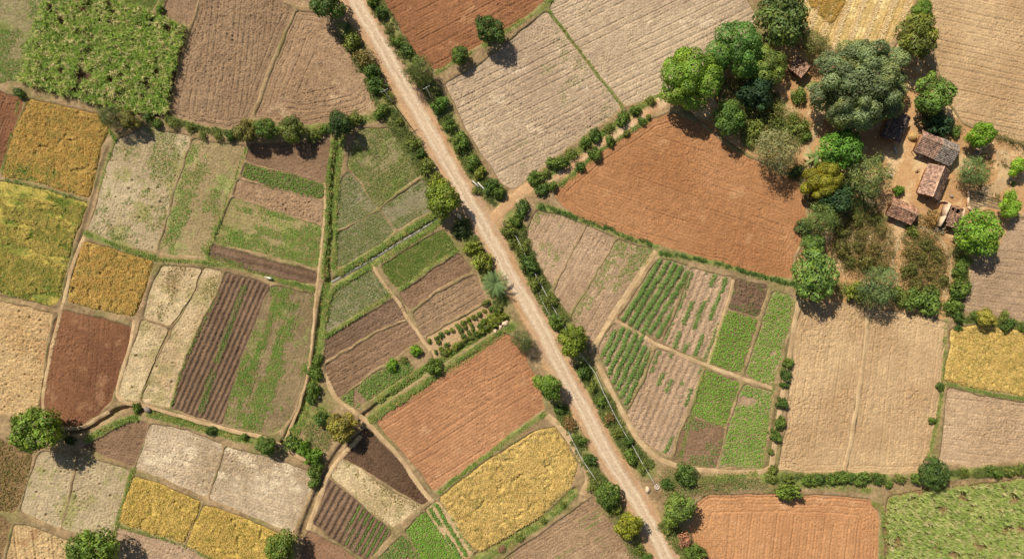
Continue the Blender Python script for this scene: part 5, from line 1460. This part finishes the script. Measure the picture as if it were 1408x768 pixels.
# ruin
x, y = ground_point(1311, 299, 1.6)
e = tag(empty('ruined_hut', (x, y, .02), -.28), 'ruined hut with holes in its tiles and broken pale walls', 'house', 'village huts')
tiles((-1.7, -2.4, 2.0), (1.6, -2.4, 1.9), (1.6, 2.3, 2.45), (-1.7, 2.3, 2.5), holes=((.55, .82, .14, .10), (.2, .86, .09, .07), (.92, .9, .12, .2), (.95, .55, .06, .08), (.05, .1, .1, .08))).obj('roof_slope', TILE_BRN, e)
b = MB(); wall_quad(b, (-2.2, -2.7), (-2.15, -.3), 1.5, 2.3, .34); wall_quad(b, (-2.15, -.28), (-2.1, 2.6), 2.3, 2.75, .34); b.obj('side_wall', PLAST, e)
b = MB(); wall_quad(b, (2.0, -1.4), (2.05, 1.0), 1.5, 2.1, .3); wall_quad(b, (2.05, 1.02), (2.1, 3.0), 2.1, 1.2, .3); b.obj('side_wall', PLAST, e)
b = MB(); wall_quad(b, (-1.9, 2.5), (.3, 2.52), 2.3, 2.2, .26); wall_quad(b, (.3, 2.52), (1.9, 2.5), 2.2, 1.4, .26); b.obj('back_wall', MUD, e)
for px_ in (-1.4, 1.2): MB().tube([[px_, -2.1, -.2], [px_, -2.1, 1.85]], .07, 6).obj('post', WOOD, e)
b = MB(); b.box((-.1, 0, 0), (3.6, 4.6, .06)); b.obj('floor', INNER, e)
b = MB()
for i in range(46):
    a = rng.normal(0, 1, 2) * [.75, .5] + [-1.3, -3.1]
    q = Matrix.Rotation(rng.random() * 6, 3, Vector(rng.normal(0, 1, 3)).normalized())
    b.box((a[0], a[1], .08 + .22 * rng.random()), (.2 + .3 * rng.random(), .18 + .2 * rng.random(), .14), np.array(q))
b.obj('rubble', STONE, e)['kind'] = 'stuff'

# curved low wall, haystack, stones
x, y = ground_point(1298, 283, .4)
b = MB(); n = 12
P = [np.array([1.75 * math.cos(a), 1.05 * math.sin(a)]) for a in np.linspace(.15, 3.2, n + 1)]
for i in range(n): wall_quad(b, P[i], P[i] + (P[i + 1] - P[i]) * .985, .55 + .2 * rng.random(), None, .24)
o = b.obj('low_wall', PLAST); o.location = (x, y, 0); o.rotation_euler = (0, 0, -.25)
tag(o, 'curved low pale wall between the gable house and the ruin', 'wall')
x, y = ground_point(1330, 272, .4)
b = MB(); P = W([(1330, 262), (1330, 272), (1329, 284), (1334, 290)])
for i in range(3): wall_quad(b, P[i], P[i] + (P[i + 1] - P[i]) * .97, .6 + .15 * rng.random(), None, .26, -.1)
tag(b.obj('low_wall', PLAST), 'short pale wall along the side of the small grey plot', 'wall')

x, y = ground_point(1256, 187, .7)
P = rng.normal(0, 1, (900, 3)); P[:, 2] = np.abs(P[:, 2]); P /= np.linalg.norm(P, axis=1, keepdims=True)
V, F = leafquads(P * [1.0, 1.0, 1.25] * (.92 + .12 * rng.random((900, 1))), P + rng.normal(0, .3, P.shape), .42, .18)
b = MB(); b.add(V, F, np.repeat(rng.random(900), 4))
ST = plant_mat((206, 168, 104), (232, 200, 140), None, .1)
c = MB(); c.tube([[0, 0, -.1], [0, 0, .3], [0, 0, .8], [0, 0, 1.12]], [.92, .9, .62, .1], 14)
o = MB(); o.add(np.concatenate(b.v), np.concatenate(b.f), np.concatenate(b.r)).add(np.concatenate(c.v), np.concatenate(c.f), .4)
o = o.obj('haystack', ST); o.location = (x, y, .02)
tag(o, 'small round haystack between the dark shed and the two part roof', 'haystack')


def rock(px, py, r, label, m=STONE, sq=.7):
    x, y = W((px, py)); b = MB(); D = fib(90, -1)
    import itertools
    n, k = 9, 12; V = []
    for i in range(n + 1):
        for j in range(k):
            t = math.pi * i / n; a = 2 * math.pi * j / k
            d = np.array([math.sin(t) * math.cos(a), math.sin(t) * math.sin(a), math.cos(t)])
            V.append(d * r * (.8 + .45 * vn(d[0] * 1.7 + px, d[1] * 1.7 + d[2] * 1.3 + py)) * [1, sq, .7])
    F = [[i * k + j, i * k + (j + 1) % k, (i + 1) * k + (j + 1) % k, (i + 1) * k + j] for i in range(n) for j in range(k)]
    o = b.add(V, F, rng.random()).obj('stone', m); o.location = (x, y, stand_z(x, y) + r * .2); o.rotation_euler = (0, 0, rng.random() * 3)
    return tag(o, label, 'stone', 'loose stones')
rock(1340, 211, 1.0, 'pale grey boulder below the vivid green tree')
rock(1262, 209, .75, 'pale flat stone at the veranda corner of the two part house', PLAST)
rock(1266, 214, .6, 'smaller pale stone next to the veranda corner stone', PLAST)
rock(1276, 275, .45, 'dark stone below the doorway of the steep house')
rock(1308, 270, .5, 'stone on the slope between steep house and ruin')
rock(204, 563, 1.0, 'grey boulder where the rill meets the western ditch')
rock(890, 672, .8, 'pale stone beside the concrete ring at the pipe end', PLAST)
rock(695, 444, .9, 'pale rock at the head of the orchard ditch, nearest the road', PLAST)
rock(688, 449, .7, 'pale rock at the head of the orchard ditch, middle one', PLAST)
rock(681, 455, .6, 'pale rock at the head of the orchard ditch, furthest from the road', PLAST)


# ------------------------------------------------------------------ roadside things
WHITE = simple_mat('white_paint', (206, 202, 192), (180, 172, 158), 2, .6, 0)
CONC = simple_mat('concrete', (206, 192, 174), (172, 156, 138), 3, .9, .02)
METAL = simple_mat('galvanised', (150, 150, 148), (120, 120, 118), 4, .5, 0)

def pipe(name, label, px, r, h, joints=14):
    e = tag(empty(name, (0, 0, 0)), label, 'pipe')
    P2 = W(px); P2 = resample(P2, 1.5, False)
    P2 = P2 + .10 * np.stack([fbm(P2[:, 0] * .5, P2[:, 1], 2) - .5, fbm(P2[:, 0] * .5 + 9, P2[:, 1], 2) - .5], -1)
    z = np.maximum(ground_z(P2[:, 0], P2[:, 1]), 0) + h
    P3 = np.column_stack([P2, z])
    MB().tube(P3, r, 8).obj('pipe_run', WHITE, e, True)
    for k in range(0, len(P3), joints):
        p = P3[k]; q = P3[min(k + 1, len(P3) - 1)]
        if np.allclose(p, q): p = P3[k - 1]
        d = (q - p) / (np.linalg.norm(q - p) + 1e-9)
        f = MB().tube([p - d * .12, p + d * .12], r * 1.5, 8).obj('collar', CONC, e, True)
        MB().tube([[p[0], p[1], p[2] - h - .2], [p[0], p[1], p[2] - r * .9]], .06, 6).obj('support', CONC, e)
    return e
pipe('water_pipe', 'long white pipe running down the east verge to a concrete ring', [(707, 321), (720, 346), (732, 370), (745, 394), (760, 422), (776, 449), (795, 482), (818, 512), (830, 540), (845, 570), (858, 594), (870, 613), (885, 640), (901, 666)], .065, 1.0)
pipe('water_pipe', 'short white pipe on the west verge beside the golden wheat', [(781, 592), (789, 608), (797, 625), (808, 642), (815, 652), (822, 663)], .07, .6, 5)
pipe('water_pipe', 'thin pale pipe lying close to the road below the fork', [(740, 401), (746, 415), (753, 428), (759, 436)], .06, .3, 6)

x, y = W((903, 668))
e = tag(empty('well_ring', (x, y, 0)), 'round pale concrete ring at the end of the long white pipe', 'well')
def ringmesh(r0, r1, z0, z1, n=24):
    b = MB(); V = []
    for i in range(n):
        a = 2 * math.pi * i / n; c, s = math.cos(a), math.sin(a)
        V += [[r1 * c, r1 * s, z0], [r1 * c, r1 * s, z1], [r0 * c, r0 * s, z1], [r0 * c, r0 * s, z0]]
    F = [[i * 4 + k, ((i + 1) % n) * 4 + k, ((i + 1) % n) * 4 + (k + 1) % 4, i * 4 + (k + 1) % 4] for i in range(n) for k in range(4)]
    return b.add(V, F)
ringmesh(.42, .62, -.2, .6).obj('ring', CONC, e)
b = MB(); b.tube([[0, 0, -.1], [0, 0, .45]], .41, 20); b.obj('cover', CONC, e)

def rail(label, a, b_):
    a, b_ = W([a, b_]); mid = (a + b_) / 2; d = b_ - a; L = float(np.linalg.norm(d))
    e = tag(empty('parapet', (mid[0], mid[1], max(0, float(ground_z(*mid)))), math.atan2(d[1], d[0])), label, 'parapet', 'culvert parapets')
    MB().box((0, 0, .5), (L, .26, .22)).obj('rail', WHITE, e)
    for k in (-.42, 0, .42): MB().box((k * L, 0, .1), (.2, .2, .58)).obj('post', CONC, e)
rail('white culvert parapet on the east verge, nearer the road', (650, 249), (659, 258))
rail('longer white culvert parapet on the east verge, beside the bushes', (657, 251), (672, 267))

def pole(px, py, h, rz, label):
    x, y = W((px, py)); e = tag(empty('utility_pole', (x, y, max(0, float(ground_z(x, y)))), rz), label, 'utility pole', 'utility poles by the road')
    MB().tube([[0, 0, -.3], [0, 0, h]], [.16, .10], 10).obj('post', CONC, e, True)
    MB().box((0, .09, h - .5), (1.7, .10, .12)).obj('crossarm', METAL, e)
    for k in (-.75, 0, .75):
        MB().tube([[k, .09, h - .43], [k, .09, h - .25], [k, .09, h - .2]], [.05, .075, .04], 8).obj('insulator', WHITE, e, True)
pole(539, 140, 9.5, .5, 'tall pale concrete pole on the west verge by the curved field')
pole(593, 135, 9.0, .5, 'tall pale concrete pole on the east verge by the soft grey tree')


# ------------------------------------------------------------------ animals: one skin each
HIDE_W = simple_mat('white_hide', (226, 216, 200), (198, 184, 166), 3, .8, .01)
HIDE_G = simple_mat('grey_hide', (176, 168, 160), (146, 138, 130), 3, .8, .01)
HIDE_B = simple_mat('dark_hide', (70, 54, 44), (48, 38, 32), 3, .8, .01)
HIDE_R = simple_mat('brown_hide', (140, 92, 60), (110, 72, 48), 3, .8, .01)

def quadruped(name, label, px, py, rz, k, mat, head, cat, horns=True, lying=False, group=None):
    """k = shoulder height"""
    x, y = W((px, py))
    e = tag(empty(name, (x, y, max(0.0, float(ground_z(x, y)))), rz), label, cat, group)
    zs = -.42 if lying else 0.0
    J = {'hip': ((-.55, 0, .93), .24), 'loin': ((-.2, 0, .93), .27), 'belly': ((.12, 0, .88), .29), 'chest': ((.45, 0, .9), .27), 'with': ((.55, 0, 1.0), .2),
         'neck': ((.8, 0, 1.12), .14), 'poll': ((.98, 0, 1.26), .125), 'muz': ((1.22, 0, 1.08), .075), 'tail0': ((-.74, 0, .98), .05), 'tail1': ((-.84, 0, .6), .03), 'tuft': ((-.84, 0, .38), .05)}
    E = [('hip', 'loin'), ('loin', 'belly'), ('belly', 'chest'), ('chest', 'with'), ('with', 'neck'), ('neck', 'poll'), ('poll', 'muz'), ('hip', 'tail0'), ('tail0', 'tail1'), ('tail1', 'tuft')]
    for s, t in ((1, 'l'), (-1, 'r')):
        if lying:
            J.update({'st' + t: ((-.5, .26 * s, .72), .15), 'ho' + t: ((-.15, .36 * s, .5), .09), 'hf' + t: ((-.45, .42 * s, .46), .05),
                      'el' + t: ((.5, .2 * s, .62), .11), 'kn' + t: ((.78, .22 * s, .5), .06), 'ff' + t: ((.55, .26 * s, .45), .045)})
        else:
            J.update({'st' + t: ((-.48, .17 * s, .66), .15), 'ho' + t: ((-.66, .17 * s, .36), .06), 'hf' + t: ((-.6, .17 * s, .03), .06),
                      'el' + t: ((.45, .16 * s, .62), .11), 'kn' + t: ((.48, .16 * s, .34), .06), 'ff' + t: ((.46, .16 * s, .03), .06)})
        J.update({'er' + t: ((.94, .14 * s, 1.27), .04), 'et' + t: ((.9, .28 * s, 1.24), .035)})
        E += [('hip', 'st' + t), ('st' + t, 'ho' + t), ('ho' + t, 'hf' + t), ('chest', 'el' + t), ('el' + t, 'kn' + t), ('kn' + t, 'ff' + t), ('poll', 'er' + t), ('er' + t, 'et' + t)]
    names = list(J); me = bpy.data.meshes.new(name)
    me.from_pydata([(J[n][0][0] * k, J[n][0][1] * k, (J[n][0][2] + zs) * k) for n in names], [(names.index(a), names.index(b)) for a, b in E], [])
    o = link('body', me, e); me.materials.append(mat)
    md = o.modifiers.new('Skin', 'SKIN'); sd = o.modifiers.new('Sub', 'SUBSURF'); sd.levels = 2; sd.render_levels = 2
    if not me.skin_vertices: 
        bm_ = __import__('bmesh').new(); bm_.from_mesh(me); bm_.verts.layers.skin.verify(); bm_.to_mesh(me); bm_.free()
    for i, n in enumerate(names):
        v = me.skin_vertices[0].data[i]; v.radius = (J[n][1] * k,) * 2; v.use_root = n == 'loin'
    for s in (-1, 1):
        if horns: MB().tube([[1.0 * k, .07 * s * k, (1.33 + zs) * k], [1.0 * k, .2 * s * k, (1.44 + zs) * k], [1.06 * k, .22 * s * k, (1.62 + zs) * k]], [.035 * k, .026 * k, .008 * k], 6).obj('horn', HIDE_B, e, True)
        ey = MB(); ey.tube([[1.08 * k, .085 * s * k, (1.22 + zs) * k], [1.08 * k, .105 * s * k, (1.22 + zs) * k]], .022 * k, 6).obj('eye', HIDE_B, e, True)
    MB().tube([[1.2 * k, 0, (1.08 + zs) * k], [1.29 * k, 0, (1.03 + zs) * k]], [.075 * k, .055 * k], 8).obj('muzzle', head, e, True)
    return e
quadruped('cow', 'white cow standing in shade under the leaning roadside tree', 631, 297, -1.0, .85, HIDE_W, HIDE_B, 'cow')
quadruped('cow', 'white cow with a dark muzzle on the grass bank above the furrows', 372, 382, 2.9, .85, HIDE_W, HIDE_B, 'cow')
quadruped('cow', 'grey cow resting in the great tree shade in the yard', 1230, 207, 2.1, 1.0, HIDE_G, HIDE_B, 'cow', lying=True)
quadruped('cow', 'cream calf standing in the sun beside the feathery tree', 1222, 241, 2.6, .8, HIDE_W, HIDE_B, 'calf')
quadruped('goat', 'small brown goat in the sunlit yard before the steep house', 1260, 235, .5, .5, HIDE_R, HIDE_B, 'goat')
x, y = W((440, 545))
b = MB()
b.tube([[0, 0, -.02], [0, 0, .08], [0.05, 0, .4], [.1, .03, .62], [.12, .03, .7], [.12, .03, .8]], [.25, .3, .28, .2, .07, .12], 10)
o = b.obj('sack', WHITE, None, True); o.location = (x, y, max(0, float(ground_z(x, y))))
tag(o, 'small white sack beside bushes north of the enclosure', 'sack')


# ------------------------------------------------------------------ light and camera
az = math.radians(-37.0); el = math.radians(46.0)       # the sun stands to the north west
to_sun = Vector((math.sin(az) * math.cos(el), math.cos(az) * math.cos(el), math.sin(el)))
wd_ = bpy.data.worlds.new('World'); SC.world = wd_; wd_.use_nodes = True
nt = wd_.node_tree; bg = nt.nodes['Background']
sky = nt.nodes.new('ShaderNodeTexSky'); sky.sky_type = 'NISHITA'; sky.sun_disc = False
sky.sun_elevation = el; sky.sun_rotation = az % (2 * math.pi); sky.air_density = 1.2; sky.dust_density = 1.5
nt.links.new(sky.outputs[0], bg.inputs[0]); bg.inputs[1].default_value = .06
sl = bpy.data.lights.new('sun', 'SUN'); sl.energy = 5.0; sl.angle = math.radians(.5); sl.color = (1.0, .94, .84)
so = bpy.data.objects.new('sun', sl); COL.objects.link(so); so.rotation_euler = (-to_sun).to_track_quat('-Z', 'Y').to_euler(); so.location = (-60, 80, 120)

cam = bpy.data.cameras.new('camera'); co = bpy.data.objects.new('camera', cam); COL.objects.link(co)
co.location = (0, 0, H); co.rotation_euler = (0, 0, 0)
cam.sensor_width = 36; cam.lens = 36 * H / (1408 * S); cam.clip_start = 1; cam.clip_end = 8000
SC.camera = co
SC.view_settings.view_transform = 'Standard'; SC.view_settings.look = 'None'
SC.view_settings.exposure = 0.28; SC.view_settings.gamma = 1.0
SC.render.engine = 'CYCLES'
SC.cycles.max_bounces = 6; SC.cycles.transparent_max_bounces = 4
